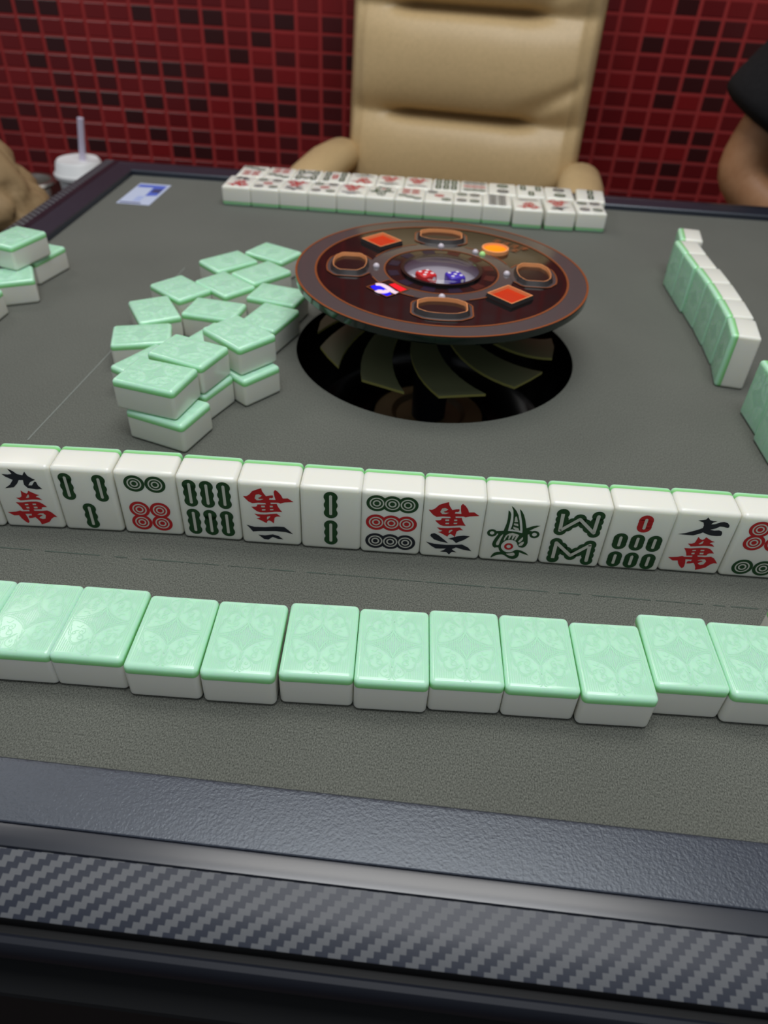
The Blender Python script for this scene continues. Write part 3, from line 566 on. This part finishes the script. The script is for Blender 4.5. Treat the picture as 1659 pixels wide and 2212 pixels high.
def dots(lst, R=5.4):
    s = Sym()
    for x, y, c in lst: s.dot(x, y, R, c)
    return s.done()
G_, R_, B_ = 0, 1, 2
six = [(-5.4, 13.7, G_), (5.4, 13.7, G_), (-5.4, -3.8, R_), (5.4, -3.8, R_), (-5.4, -12.8, R_), (5.4, -12.8, R_)]
inv = lambda l: [(-x, -y, c) for x, y, c in l]
seven = [(-8.4, 15, G_), (0, 11.2, G_), (8.4, 7.4, G_)] + [(x, y, R_) for x in (-5.2, 5.2) for y in (-3.6, -13.2)]
def bird(rot=False):
    s = Sym()
    for p in BIRD: s.poly(p, 0, Z1, rot)
    sg = -1 if rot else 1
    for cx, cy, a, b in ((-10.9, -1.3, 2.6, 1.15), (10.8, -0.3, 2.6, 1.25)): s.ring(sg * cx, sg * cy, a, b, 0, Z1)
    for p in BIRDH: s.poly(p, 3, Z2, rot)
    s.ring(sg * -1.1, sg * -10.0, 2.35, 1.15, 1, Z2); return s.done()
ROT = lambda p: [(-x, -y) for x, y in p]
SYM = {
    'nine': Sym().poly(JIU, 2).wan().done(), 'seven': Sym().poly(QI, 2).wan().done(),
    'two_down': Sym().wan(True, -1.1).poly(ER[0], 2).poly(ER[1], 2).done(), 'six_down': Sym().wan(True, -1.0).poly(LIU[0], 2).poly(LIU[1], 2).poly(LIU[2], 2).done(),
    'seven_down': Sym().wan(True).poly(QI, 2, rot=True).done(), 'one': Sym().wan().poly(ER[0], 2, rot=True, dv=2).done(), 'one_down': Sym().wan(True, -1).poly(ER[0], 2, dv=-2).done(),
    'two': Sym().wan().poly(ER[0], 2, rot=True).poly(ER[1], 2, rot=True).done(),
    'bam2': bam(2), 'bam3': bam(3), 'bam5': bam(5), 'bam6': bam(6), 'bam7': bam(7), 'bam8': bam(8), 'bird': bird(), 'bird_down': bird(True),
    'dot2': dots([(0, 10, G_), (0, -10, B_)], 6.8), 'dot2_down': dots([(0, 10, B_), (0, -10, G_)], 6.8), 'dot3': dots([(-8, 12, B_), (0, 0, R_), (8, -12, G_)], 5.4),
    'dot4': dots([(-7, 10.5, G_), (7, 10.5, B_), (-7, -10.5, B_), (7, -10.5, G_)], 5.6), 'dot5': dots([(-8, 12, G_), (8, 12, B_), (0, 0, R_), (-8, -12, B_), (8, -12, G_)], 5.2),
    'dot6': dots(six), 'dot6_down': dots(inv(six)), 'dot7': dots(seven, 4.6), 'dot7_down': dots(inv(seven), 4.6),
    'dot8': dots([(x, y, B_) for x in (-5, 5) for y in (14.4, 4.8, -4.8, -14.4)], 4.8), 'dot9': dots([(x, y, c) for x in (-7.9, 0, 7.9) for y, c in ((13.6, G_), (0.7, R_), (-12.4, B_))], 5.35),
    'dot9_down': dots([(x, y, c) for x in (-7.9, 0, 7.9) for y, c in ((13, B_), (0, R_), (-13, G_))], 5.0)}
def tile(pose, loc, rz, label, group, sym=None, relief=False):
    """pose: 'stand' (face towards local -y), 'down' (green back up), 'up' (face up); loc z = height of the underside"""
    e = {'stand': (PI / 2, 0, rz), 'down': (0, PI, rz), 'up': (0, 0, rz)}[pose]; h = H if pose == 'stand' else D
    o = link('mahjong_tile', body_me, None, (loc[0], loc[1], loc[2] + h / 2), e)
    tag(o, label, 'mahjong tile', group)
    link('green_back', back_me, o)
    if sym: link('carved_symbol', SYM[sym], o)
    if relief: link('butterfly_relief', relief_me, o)
    return o
RAD = math.radians
# -- near standing row, left to right
NEAR = [(-0.2313, -0.2330, 3.0, None, 'ivory standing tile cut off at the left frame edge, leftmost of the near engraved row'),
 (-0.2002, -0.2305, 4.0, 'nine', 'standing tile engraved with black nine above red ten-thousand character'),
 (-0.1691, -0.2285, 3.4, 'bam3', 'standing tile with three green bamboo sticks, two above one, in the near engraved row'),
 (-0.1376, -0.2268, 3.2, 'dot6', 'standing tile with two green circles above four red circles'),
 (-0.1061, -0.2263, 1.9, 'bam6', 'standing tile engraved with six green bamboo sticks in two rows'),
 (-0.0750, -0.2259, 2.5, 'two_down', 'standing tile with upside-down red character above two black strokes'),
 (-0.0439, -0.2251, 2.2, 'bam2', 'standing tile with two green bamboo sticks one above the other'),
 (-0.0132, -0.2243, 2.2, 'dot9', 'standing tile with rows of green, red and navy circles'),
 (0.0177, -0.2232, 2.0, 'six_down', 'standing tile with upside-down red character above black upside-down six'),
 (0.0485, -0.2218, 1.8, 'bird', 'standing tile engraved with a green bird with red-ringed eye'),
 (0.0796, -0.2204, 1.4, 'bam8', 'standing tile with green W above green M of bamboo'),
 (0.1107, -0.2189, 1.6, 'bam7', 'standing tile with one red bamboo stick above six green ones'),
 (0.1416, -0.2170, 1.6, 'seven', 'standing tile engraved with black seven above red ten-thousand character'),
 (0.1727, -0.2163, 1.6, 'dot6_down', 'standing tile with red circles above two green circles, at the right frame edge')]
for x, y, a, s, l in NEAR: tile('stand', (x, y, 0), RAD(a), l, 'standing engraved tiles of the near hand', s, True)
# -- nearest row, backs up
BACK = [(-0.1916, -0.3167, 0.7, 'cut off at the left frame edge'), (-0.1608, -0.3159, 2.4, 'first whole one from the left frame edge'), (-0.1307, -0.3146, 1.8, 'second whole one from the left'),
 (-0.0990, -0.3160, 2.2, 'third whole one from the left'), (-0.0677, -0.3150, 2.8, 'just left of the open gap'), (-0.0360, -0.3116, 3.2, 'just right of the open gap'),
 (-0.0050, -0.3110, 3.1, 'sixth whole one from the left'), (0.0258, -0.3077, 3.2, 'fourth left of the step back'), (0.0568, -0.3065, 2.7, 'left of the tile jutting forward'),
 (0.0880, -0.3066, 3.1, 'jutting forward of its neighbours'), (0.1189, -0.2977, 2.5, 'first one set back beyond the jutting tile'), (0.1499, -0.2983, 2.0, 'cut by the right frame edge'),
 (0.1812, -0.2850, 2.0, 'only a corner showing at the right frame edge')]
BACK[7] = (0.0258, -0.3077, 3.2, 'second left of the jutting tile')
for x, y, a, l in BACK: tile('down', (x, y, 0), RAD(a), 'face-down green-backed tile of the nearest row, ' + l, 'face-down tiles in the nearest row', None, True)
# -- discard heap left of the console (long-axis angle)
HEAP = [('p1', -.1490, .1177, 154.0, 0, 'lying farthest back, tucked beside the console disc'), ('p2', -.1822, .0905, 47.6, 0, 'far end, left of the farthest one'),
 ('p3', -.1493, .0721, 52.1, 0, 'second one in beside the console disc'), ('p4', -.1725, .0433, 141.7, 0, 'in the middle of the heap\'s far half'), ('p5', -.2048, .0294, 141.9, 0, 'left side, corner pointing at the viewer'),
 ('p6', -.1271, .0316, 167.7, 0, 'partly under the left edge of the console disc'), ('p7', -.2115, -.0124, 122.1, 0, 'left side, above the leftmost one'), ('p8', -.1682, -.0036, 172.9, 0, 'lying crosswise at the heap\'s centre'),
 ('p9', -.1250, -.0093, 73.0, 0, 'half shaded by the console disc'), ('p10', -.2065, -.0533, 17.1, 0, 'leftmost behind the near stacks'), ('p11', -.1883, -.0902, 62.0, 0, 'mostly hidden behind the nearest stack'),
 ('p12', -.1560, -.0500, 67.0, 0, 'only a sliver showing between two stacks'), ('q13', -.1266, -.0823, 142.3, 0, 'bottom of the stack nearest the well'), ('q14', -.1528, -.1073, 158.5, 0, 'bottom of the middle stack'),
 ('q15', -.1578, -.1430, 162.3, 0, 'bottom of the nearest stack'), ('p13', -.1292, -.0769, 141.6, 1, 'on top of the stack nearest the well'), ('p14', -.1539, -.1072, 161.7, 1, 'on top of the middle stack'), ('p15', -.1638, -.1401, 167.8, 1, 'on top of the nearest stack')]
for k, x, y, a, lay, l in HEAP: tile('down', (x, y, lay * (D + 0.00005)), RAD(a - 90), 'green-backed tile in the discard heap: ' + l, 'discard heap left of the console', None, True)
# -- small pile at the left edge
LEFT = [(-.3456, .0768, 77.4, 0, 'rear bottom one with its right side bare'), (-.3454, .0258, 28.0, 0, 'front bottom one under the top tile'), (-.3505, -.0205, 88.0, 0, 'nearest one cut off by the frame'), (-.3484, .0564, 74.2, 1, 'lying on top of the two others')]
for x, y, a, lay, l in LEFT: tile('down', (x, y, lay * (D + 0.00005)), RAD(a - 90), 'green-backed tile in the small left-edge pile, ' + l, 'pile at the left edge of the felt', None, True)
# -- standing row on the right, backs towards the console
RIGHT = [(.2206, .1811, -7.7, 'farthest, turned a little away'), (.2135, .1478, 2.7, 'second from the far end'), (.2149, .1164, 3.0, 'third from the far end'), (.2181, .0857, 2.9, 'fourth from the far end, middle of the curve'),
 (.2192, .0545, .2, 'fifth from the far end'), (.2192, .0231, -1.5, 'second from its near end'), (.2166, -.0098, -8.5, 'near end with its ivory side showing'),
 (.2245, -.0720, 3.8, 'first beyond the gap at the right frame edge'), (.2236, -.1060, 2.9, 'nearest one at the right frame edge')]
for x, y, a, l in RIGHT: tile('stand', (x, y, 0), RAD(90 + a), 'standing green-backed tile of the right row, ' + l, 'standing tiles of the right-hand player', 'dot5' if x > .22 else 'bam6', True)
# -- far double row, faces up
FS = [('nine', 'black nine above red character'), ('dot5', 'five coloured circles, left of the two'), ('six_down', 'upside-down red character over black strokes'), ('dot5', 'five coloured circles, right of the two'), ('two_down', 'red character over two thin strokes'), ('bird_down', 'upside-down green bird'),
 ('dot7_down', 'red block of circles over slanting green'), ('dot3', 'three circles on a diagonal'), ('dot4', 'four circles, beside the navy one'), ('dot8', 'eight navy circles'), ('one', 'red character below one bar, pulled forward'), ('seven_down', 'upside-down red character, pulled forward'), ('dot4', 'four circles at the right end')]
for k, (s, l) in enumerate(FS):
    x = -.2117 + (k - .5) * .0310; y, a = .3110, -0.3
    if k == 10: x, y, a = .0837, .3062, 1.6
    if k == 11: x, y, a = .1172, .3072, 2.6
    if k == 12: x, y, a = .1496, .3104, 3.0
    tile('up', (x, y, 0), RAD(a), 'face-up tile, far double row, front line: ' + l, 'face-up tiles in the far double row', s)
BS = [('dot7', 'slanting green over red circles'), ('dot7_down', 'red circles over slanting green'), ('bam8', 'green M and W bamboo'), ('bam5', 'green bamboo round a red stick'), ('two', 'dark numeral above red character'), ('two_down', 'red character over two strokes'), ('one_down', 'red character over one stroke'),
 ('bam6', 'three columns of green bamboo'), ('dot9_down', 'navy, red and green circle rows'), ('dot2', 'green circle above navy circle'), ('bam3', 'two bamboo over one'), ('dot2_down', 'navy circle above green circle'), ('bam2', 'single column of green bamboo, right end')]
for k, (s, l) in enumerate(BS):
    x = -.2224 + k * .0312; y, a = .3520, -0.2
    if k == 12: x, a = x + .003, -4.0
    tile('up', (x, y, 0), RAD(a), 'face-up tile, far double row, back line: ' + l, 'face-up tiles in the far double row', s)
# ------------------------------------------------------------------ leather armchairs
def sstep(a, b, x):
    t = min(1, max(0, (x - a) / (b - a))); return t * t * (3 - 2 * t)
def make_chair():
    ch = empty('leather_armchair')
    HW = 0.1925; Zb, Zt = 0.45, 1.13
    folds = [0.585, 0.732, 0.877, 1.02]
    def front(u, z):
        seg = [Zb] + folds + [Zt]
        k = max(i for i in range(len(seg) - 1) if seg[i] <= z + 1e-9 or i == 0)
        t = (z - seg[k]) / (seg[k + 1] - seg[k]); t = min(1, max(0, t))
        b = 0.030 + 0.020 * (1 - abs(2 * t - 1) ** 2.2) * (1 - 0.35 * sstep(0.5, 1, abs(u)))
        for f in folds:
            g = math.exp(-((z - f) / 0.0075) ** 2); m = 1 - sstep(0.42, 0.72, abs(u + 0.03))
            b -= 0.024 * g * m + 0.004 * math.exp(-((z - f) / 0.02) ** 2)
            for d, sl, w in ((0.10, 0.10, .0026), (0.25, 0.085, .0024), (-0.02, 0.13, .0024)):
                if u > 0.2: b -= w * math.exp(-((z - f - (u - 0.45 + d) * sl) / 0.012) ** 2) * sstep(.2, .6, u) * (1 - sstep(.85, 1, u))
        e = sstep(1.0, 0.80, abs(u)) if False else 1 - max(0, (abs(u) - 0.84) / 0.16) ** 2.2
        b = b * (0.25 + 0.75 * max(e, 0)) - 0.006 * math.exp(-((abs(u) - 0.91) / 0.014) ** 2)
        top = 1 - max(0, (z - (Zt - 0.06)) / 0.06) ** 2.5
        return -b * max(top, 0.1)
    bm = bmesh.new(); NU, NV = 56, 150; g = []
    for j in range(NV + 1):
        z = Zb + (Zt - Zb) * j / NV; row = []
        for i in range(NU + 1):
            u = -1 + 2 * i / NU; u = math.copysign(abs(u) ** 0.85, u)
            w = HW * (1 - 0.25 * max(0, (z - (Zt - 0.08)) / 0.08) ** 2.5)
            row.append(bm.verts.new((u * w, 0.262 + (z - 0.66) * 0.10 + front(u, z), z)))
        g.append(row)
    for j in range(NV):
        for i in range(NU): bm.faces.new((g[j][i], g[j][i + 1], g[j + 1][i + 1], g[j + 1][i]))
    # rounded back shell
    def rim_pts(): return [g[0][i] for i in range(NU + 1)] + [g[j][NU] for j in range(1, NV + 1)] + [g[NV][i] for i in range(NU - 1, -1, -1)] + [g[j][0] for j in range(NV - 1, 0, -1)]
    r0 = rim_pts(); prev = r0
    for dy, sc in ((0.025, 1.01), (0.055, 0.985), (0.075, 0.90)):
        nx = [bm.verts.new((v.co.x * sc, 0.262 + (v.co.z - 0.66) * 0.10 + dy - 0.01, 0.79 + (v.co.z - 0.79) * sc)) for v in r0]; n = len(nx)
        for i in range(n): bm.faces.new((prev[i], prev[(i + 1) % n], nx[(i + 1) % n], nx[i]))
        prev = nx
    bm.faces.new(prev)
    obj('backrest', bm, M['leather'], ch, angle=1.2)
    for s in (-1, 1):
        bm = bmesh.new(); add_tube(bm, [(s * HW * 0.99, 0.262 + (z - 0.66) * 0.10 - 0.006, z) for z in [Zb + 0.02 + 0.6 * k / 14 for k in range(15)]], 0.0035, 8)
        obj('piping', bm, M['pipe'], ch)
    for s in (-1, 1):
        pts = [(s * 0.198, 0.30, 0.640), (s * 0.202, 0.24, 0.660), (s * 0.205, 0.16, 0.664), (s * 0.208, 0.08, 0.660), (s * 0.210, 0.01, 0.650), (s * 0.211, -0.035, 0.636), (s * 0.211, -0.05, 0.624)]
        bm = bmesh.new(); rings = []
        for i, p in enumerate(pts):
            k = (0.6, 0.95, 1, 1, 1, 0.85, 0.4)[i]
            rings.append([bm.verts.new((p[0] + 0.036 * k * math.cos(2 * PI * a / 20), p[1], p[2] + 0.027 * k * math.sin(2 * PI * a / 20))) for a in range(20)])
        for a, b in zip(rings, rings[1:]):
            for i in range(20): bm.faces.new((a[i], a[(i + 1) % 20], b[(i + 1) % 20], b[i]))
        bm.faces.new(rings[0]); bm.faces.new(rings[-1])
        ap = obj('arm_pad', bm, M['leather'], ch)
        bm = bmesh.new(); add_tube(bm, [(s * 0.208, 0.0, 0.64), (s * 0.215, -0.01, 0.56), (s * 0.20, 0.03, 0.41), (s * 0.10, 0.05, 0.375)], 0.012, 10); add_tube(bm, [(s * 0.20, 0.22, 0.645), (s * 0.205, 0.21, 0.5), (s * 0.19, 0.17, 0.40)], 0.012, 10)
        obj('arm_bracket', bm, M['chrome'], ch)
    bm = bmesh.new(); add_box(bm, (0, -0.02, 0.405), (0.40, 0.44, 0.085), 0.034, 5)
    for v in bm.verts:
        if v.co.z > 0.43: v.co.z += 0.012 * (1 - (v.co.x / 0.2) ** 2)
    obj('seat', bm, M['leather'], ch)
    bm = bmesh.new(); add_lathe(bm, [(0.024, 0.36), (0.024, 0.22), (0.03, 0.22), (0.03, 0.085), (0.045, 0.07)], 24, cap0=True, cap1=True); obj('gas_column', bm, M['chrome'], ch)
    for k in range(5):
        a = 2 * PI * k / 5 + 0.3; bm = bmesh.new(); c, s = math.cos(a), math.sin(a)
        add_tube(bm, [(0.02 * c, 0.02 * s, 0.095), (0.15 * c, 0.15 * s, 0.085), (0.27 * c, 0.27 * s, 0.066)], [0.022, 0.018, 0.013], 10); lg = obj('base_leg', bm, M['bar'], ch)
        bm = bmesh.new(); add_tube(bm, [(0.27 * c - 0.018 * s, 0.27 * s + 0.018 * c, 0.0265), (0.27 * c + 0.018 * s, 0.27 * s - 0.018 * c, 0.0265)], 0.0265, 16); obj('caster', bm, M['black'], lg)
    return ch
chair = make_chair(); chair.location = (-0.024, 0.582, FZ); chair.rotation_euler = (0, 0, RAD(-8))
tag(chair, 'tan leather armchair facing the table in front of the red mosaic wall', 'armchair', 'tan leather armchairs')
c3 = copy_tree(chair); c3.location = (0.60, 0.36, FZ); c3.rotation_euler = (0, 0, RAD(-90))
tag(c3, 'tan leather armchair under the black-shirted person right of the table', 'armchair', 'tan leather armchairs')
# ------------------------------------------------------------------ side table with cup, ash tray and card box
STZ = -0.215
sd = tag(empty('side_table', (-0.70, 0.66, FZ)), 'low dark wooden side table behind the left corner of the mahjong table', 'side table')
bm = bmesh.new(); add_box(bm, (0, 0, STZ - FZ - 0.0125), (0.36, 0.74, 0.025), 0.004); obj('top', bm, M['wood'], sd)
for sx in (-1, 1):
    for sy in (-1, 1):
        bm = bmesh.new(); add_tube(bm, [(sx * 0.14, sy * 0.33, STZ - FZ - 0.025), (sx * 0.15, sy * 0.34, 0.0)], [0.016, 0.011], 10); obj('leg', bm, M['wood'], sd)
cx, cy = -0.622, 0.75; CH = 0.105
cup = tag(empty('drink_cup', (cx, cy, STZ)), 'white takeaway cup with domed lid and straw on the side table', 'cup')
bm = bmesh.new(); add_lathe(bm, [(0.0001, 0), (0.026, 0), (0.028, 0.002), (0.0365, CH - 0.004), (0.0365, CH)], 48); obj('cup_body', bm, M['cup'], cup)
bm = bmesh.new(); add_lathe(bm, [(0.0375, CH - 0.012), (0.0415, CH - 0.008), (0.042, CH - 0.003), (0.0385, CH + 0.001), (0.036, CH + 0.014), (0.033, CH + 0.0175), (0.0300, CH + 0.0165), (0.0001, CH + 0.0165)], 48, cap1=True); obj('lid', bm, M['cup'], cup)
bm = bmesh.new(); add_tube(bm, [(-0.004, 0, 0.03), (0.006, 0, CH), (0.019, 0, CH + 0.080)], 0.0052, 14); obj('straw', bm, M['straw'], cup)
ash = tag(empty('metal_ashtray', (-0.712, 0.744, STZ)), 'shiny round metal ashtray left of the white cup', 'ashtray')
bm = bmesh.new(); add_lathe(bm, [(0.0001, 0), (0.03, 0), (0.034, 0.006), (0.036, 0.075), (0.041, 0.079), (0.041, 0.085), (0.034, 0.085), (0.032, 0.075), (0.030, 0.008), (0.0001, 0.006)], 40); obj('bowl', bm, M['chrome'], ash)
bm = bmesh.new(); add_lathe(bm, [(0.0415, 0.079), (0.044, 0.082), (0.0415, 0.0855)], 40); obj('lip', bm, M['chrome'], ash)
bm = bmesh.new(); add_box(bm, (0, 0, 0.05), (0.05, 0.03, 0.10), 0.003); cb = tag(obj('card_box', bm, M['navy'], None, (-0.590, 0.665, STZ), (0, 0, 0.3)), 'small navy blue box beside the white cup', 'box')
# crumpled tan bag on the near end of the side table
from mathutils import noise
bm = bmesh.new(); bmesh.ops.create_uvsphere(bm, u_segments=72, v_segments=60, radius=1.0)
for v in bm.verts:
    n_ = v.co.copy(); z = n_.z
    prof = 1.0 - 0.42 * sstep(0.15, 1.0, z) ; flat = max(z, -0.82)
    x = n_.x * 0.088 * prof; y = n_.y * 0.105 * prof; zz = flat * 0.150
    q = noise.noise(Vector((n_.x * 2.1, n_.y * 2.1, z * 2.6 + 3.1))); r_ = 1 - abs(noise.noise(Vector((n_.x * 1.7 + 5, n_.y * 1.7, z * 3.4))))
    k = 1 + 0.16 * q - 0.16 * max(0, r_ - 0.80) / 0.20
    for f0, sl in ((0.28, 0.25), (-0.28, -0.35)): k -= 0.15 * math.exp(-((z - f0 - n_.y * sl) / 0.07) ** 2) * sstep(0.9, 0.1, n_.x - 0.55)
    v.co = Vector((x * k, y * k, zz))
bag = tag(empty('tan_bag', (-0.603, 0.405, STZ)), 'crumpled tan bag with dark folds at the left frame edge beside the cup', 'bag')
obj('bag_body', bm, M['bag'], bag, (0, 0, 0.1231), angle=3.0)
bm = bmesh.new(); add_tube(bm, [(0.03, -0.03, 0.205), (0.028, -0.026, 0.245), (0.0, 0.0, 0.27), (-0.02, 0.03, 0.245), (-0.022, 0.034, 0.205)], 0.006, 10); obj('handle', bm, M['pipe'], bag)
# ------------------------------------------------------------------ the seated person at the right
def skinned(name, verts, edges, m, parent, sub=2, root=0):
    me = bpy.data.meshes.new(name + '_frame'); me.from_pydata([v[:3] for v in verts], edges, []); o = bpy.data.objects.new(name, me); COL.objects.link(o)
    sk = o.modifiers.new('skin', 'SKIN'); sk.use_smooth_shade = True
    d = me.skin_vertices[0].data if me.skin_vertices else None
    if d is None:
        bm = bmesh.new(); bm.from_mesh(me); bm.verts.layers.skin.verify(); bm.to_mesh(me); bm.free(); d = me.skin_vertices[0].data
    for i, v in enumerate(verts): d[i].radius = (v[3], v[4] if len(v) > 4 else v[3]); d[i].use_root = (i == root)
    sb = o.modifiers.new('sub', 'SUBSURF'); sb.levels = sub; sb.render_levels = sub
    dg = bpy.context.evaluated_depsgraph_get(); dg.update(); new = bpy.data.meshes.new_from_object(o.evaluated_get(dg)); bpy.data.objects.remove(o)
    new.materials.clear(); new.materials.append(m)
    for p in new.polygons: p.use_smooth = True
    return link(name, new, parent)
person = tag(empty('person', (0.575, 0.36, FZ), RAD(-90)), 'person in a black short-sleeved shirt at the right, bent elbow beside the table', 'person')
V = [(0, .05, .555, .115, .10), (0, .03, .66, .105, .085), (0, -.01, .80, .115, .09), (0, -.05, .93, .105, .075), (0, -.075, 1.02, .052), (0, -.095, 1.09, .048),  # 0-5 trunk, neck
     (-.10, -.07, .985, .06), (-.175, -.085, .965, .052), (-.197, -.15, .845, .048), (-.205, -.200, .738, .040), (-.135, -.12, .69, .033), (-.055, -.05, .655, .024), (-.015, -.035, .64, .024),  # 6-12 right arm
     (.10, -.07, .985, .06), (.175, -.085, .965, .052), (.205, -.10, .84, .044), (.215, -.12, .715, .036), (.165, -.155, .66, .032), (.10, -.19, .60, .023), (.07, -.21, .585, .023),   # 13-19 left arm
     (-.095, .02, .548, .085), (-.11, -.18, .54, .075), (-.105, -.32, .525, .056), (-.105, -.31, .29, .05), (-.105, -.29, .075, .035), (-.11, -.39, .035, .03),
     (.095, .02, .548, .085), (.11, -.18, .54, .075), (.105, -.32, .525, .056), (.105, -.31, .29, .05), (.105, -.29, .075, .035), (.11, -.39, .035, .03)]
E_ = [(0, 1), (1, 2), (2, 3), (3, 4), (4, 5), (3, 6), (6, 7), (7, 8), (8, 9), (9, 10), (10, 11), (11, 12), (3, 13), (13, 14), (14, 15), (15, 16), (16, 17), (17, 18), (18, 19), (0, 20), (20, 21), (21, 22), (22, 23), (23, 24), (24, 25), (0, 26), (26, 27), (27, 28), (28, 29), (29, 30), (30, 31)]
for hb, d in ((12, Vector((.9, .25, -.18))), (19, Vector((-.75, -.6, -.25)))):
    d.normalize(); s = d.cross(Vector((0, 0, 1))).normalized(); up = Vector((0, 0, 1)); p0 = Vector(V[hb][:3])
    for k, ln in ((-1.5, .062), (-.5, .075), (.5, .08), (1.5, .07)):
        b = len(V); q = p0 + s * (k * .016) + d * .02
        V += [(*q, .010), (*(q + d * ln * .45 + up * .004), .0085), (*(q + d * ln * .78 - up * .008), .0078), (*(q + d * ln - up * .022), .0065)]
        E_ += [(hb, b), (b, b + 1), (b + 1, b + 2), (b + 2, b + 3)]
    b = len(V); q = p0 + s * -.026 - d * .012; V += [(*q, .012), (*(q - s * .02 + d * .025), .010), (*(q - s * .024 + d * .05 - up * .006), .008)]; E_ += [(hb, b), (b, b + 1), (b + 1, b + 2)]
skinned('body', V, E_, M['skin'], person, 2)
skinned('shirt', [(0, .05, .57, .135, .118), (0, .03, .66, .126, .106), (0, -.01, .80, .136, .108), (0, -.05, .93, .128, .104), (0, -.07, 1.005, .066), (-.10, -.06, .975, .100), (-.178, -.085, .960, .080), (-.197, -.135, .868, .080), (-.203, -.172, .812, .084), (-.204, -.182, .792, .086),
    (.10, -.06, .975, .100), (.178, -.085, .960, .078), (.203, -.10, .86, .070), (.212, -.11, .80, .066)], [(0, 1), (1, 2), (2, 3), (3, 4), (3, 5), (5, 6), (6, 7), (7, 8), (8, 9), (3, 10), (10, 11), (11, 12), (12, 13)], M['shirt'], person)
skinned('trousers', [(0, .05, .565, .125, .108)] + [(s * a, b, c, r) for s in (-1, 1) for a, b, c, r in ((.095, .02, .555, .096), (.11, -.18, .545, .086), (.105, -.325, .527, .068), (.105, -.315, .29, .062), (.105, -.295, .10, .054))],
    [(0, 1), (1, 2), (2, 3), (3, 4), (4, 5), (0, 6), (6, 7), (7, 8), (8, 9), (9, 10)], M['denim'], person)
for s in (-1, 1):
    bm = bmesh.new(); add_box(bm, (s * .108, -.345, .034), (.088, .235, .066), .028, 4); obj('shoe', bm, M['shoe'], person)
bm = bmesh.new(); bmesh.ops.create_uvsphere(bm, u_segments=32, v_segments=24, radius=1.0)
for v in bm.verts:
    x, y, z = v.co; v.co = Vector((x * .074 * (1 - .18 * max(0, -z)), y * .094, z * .112))
    nose = math.exp(-(x / .16) ** 2) * math.exp(-((z + .1) / .22) ** 2) * (1 if y < -.5 else 0); v.co.y -= .02 * nose
    eye = math.exp(-((abs(x) - .38) / .16) ** 2) * math.exp(-((z - .06) / .12) ** 2) * (1 if y < -.4 else 0); v.co.y += .008 * eye
hd = obj('head', bm, M['skin'], person, (0, -.125, 1.18), (RAD(14), 0, 0))
for s in (-1, 1):
    bm = bmesh.new(); bmesh.ops.create_uvsphere(bm, u_segments=14, v_segments=10, radius=.0125); ey = obj('eye', bm, M['pip'], hd, (s * .028, -.078, .007))
    bm = bmesh.new(); bmesh.ops.create_uvsphere(bm, u_segments=12, v_segments=8, radius=.0062); obj('pupil', bm, M['hair'], ey, (0, -.0078, -.001))
    bm = bmesh.new(); bmesh.ops.create_uvsphere(bm, u_segments=14, v_segments=10, radius=1.0)
    for v in bm.verts: v.co = Vector((v.co.x * .009, v.co.y * .02, v.co.z * .032))
    obj('ear', bm, M['skin'], hd, (s * .074, .008, -.005))
bm = bmesh.new(); bmesh.ops.create_uvsphere(bm, u_segments=16, v_segments=10, radius=1.0)
for v in bm.verts: v.co = Vector((v.co.x * .024, v.co.y * .008, v.co.z * .007))
obj('mouth', bm, mat('lip', (150, 84, 76), 0.5), hd, (0, -.083, -.052))
bm = bmesh.new(); bmesh.ops.create_uvsphere(bm, u_segments=32, v_segments=24, radius=1.0)
bmesh.ops.delete(bm, geom=[v for v in bm.verts if v.co.z < -.35 or (v.co.y < -.45 and v.co.z < .45)], context='VERTS')
for v in bm.verts: v.co = Vector((v.co.x * .081, v.co.y * .101 + .004, v.co.z * .118 + .004))
obj('hair', bm, M['hair'], hd)
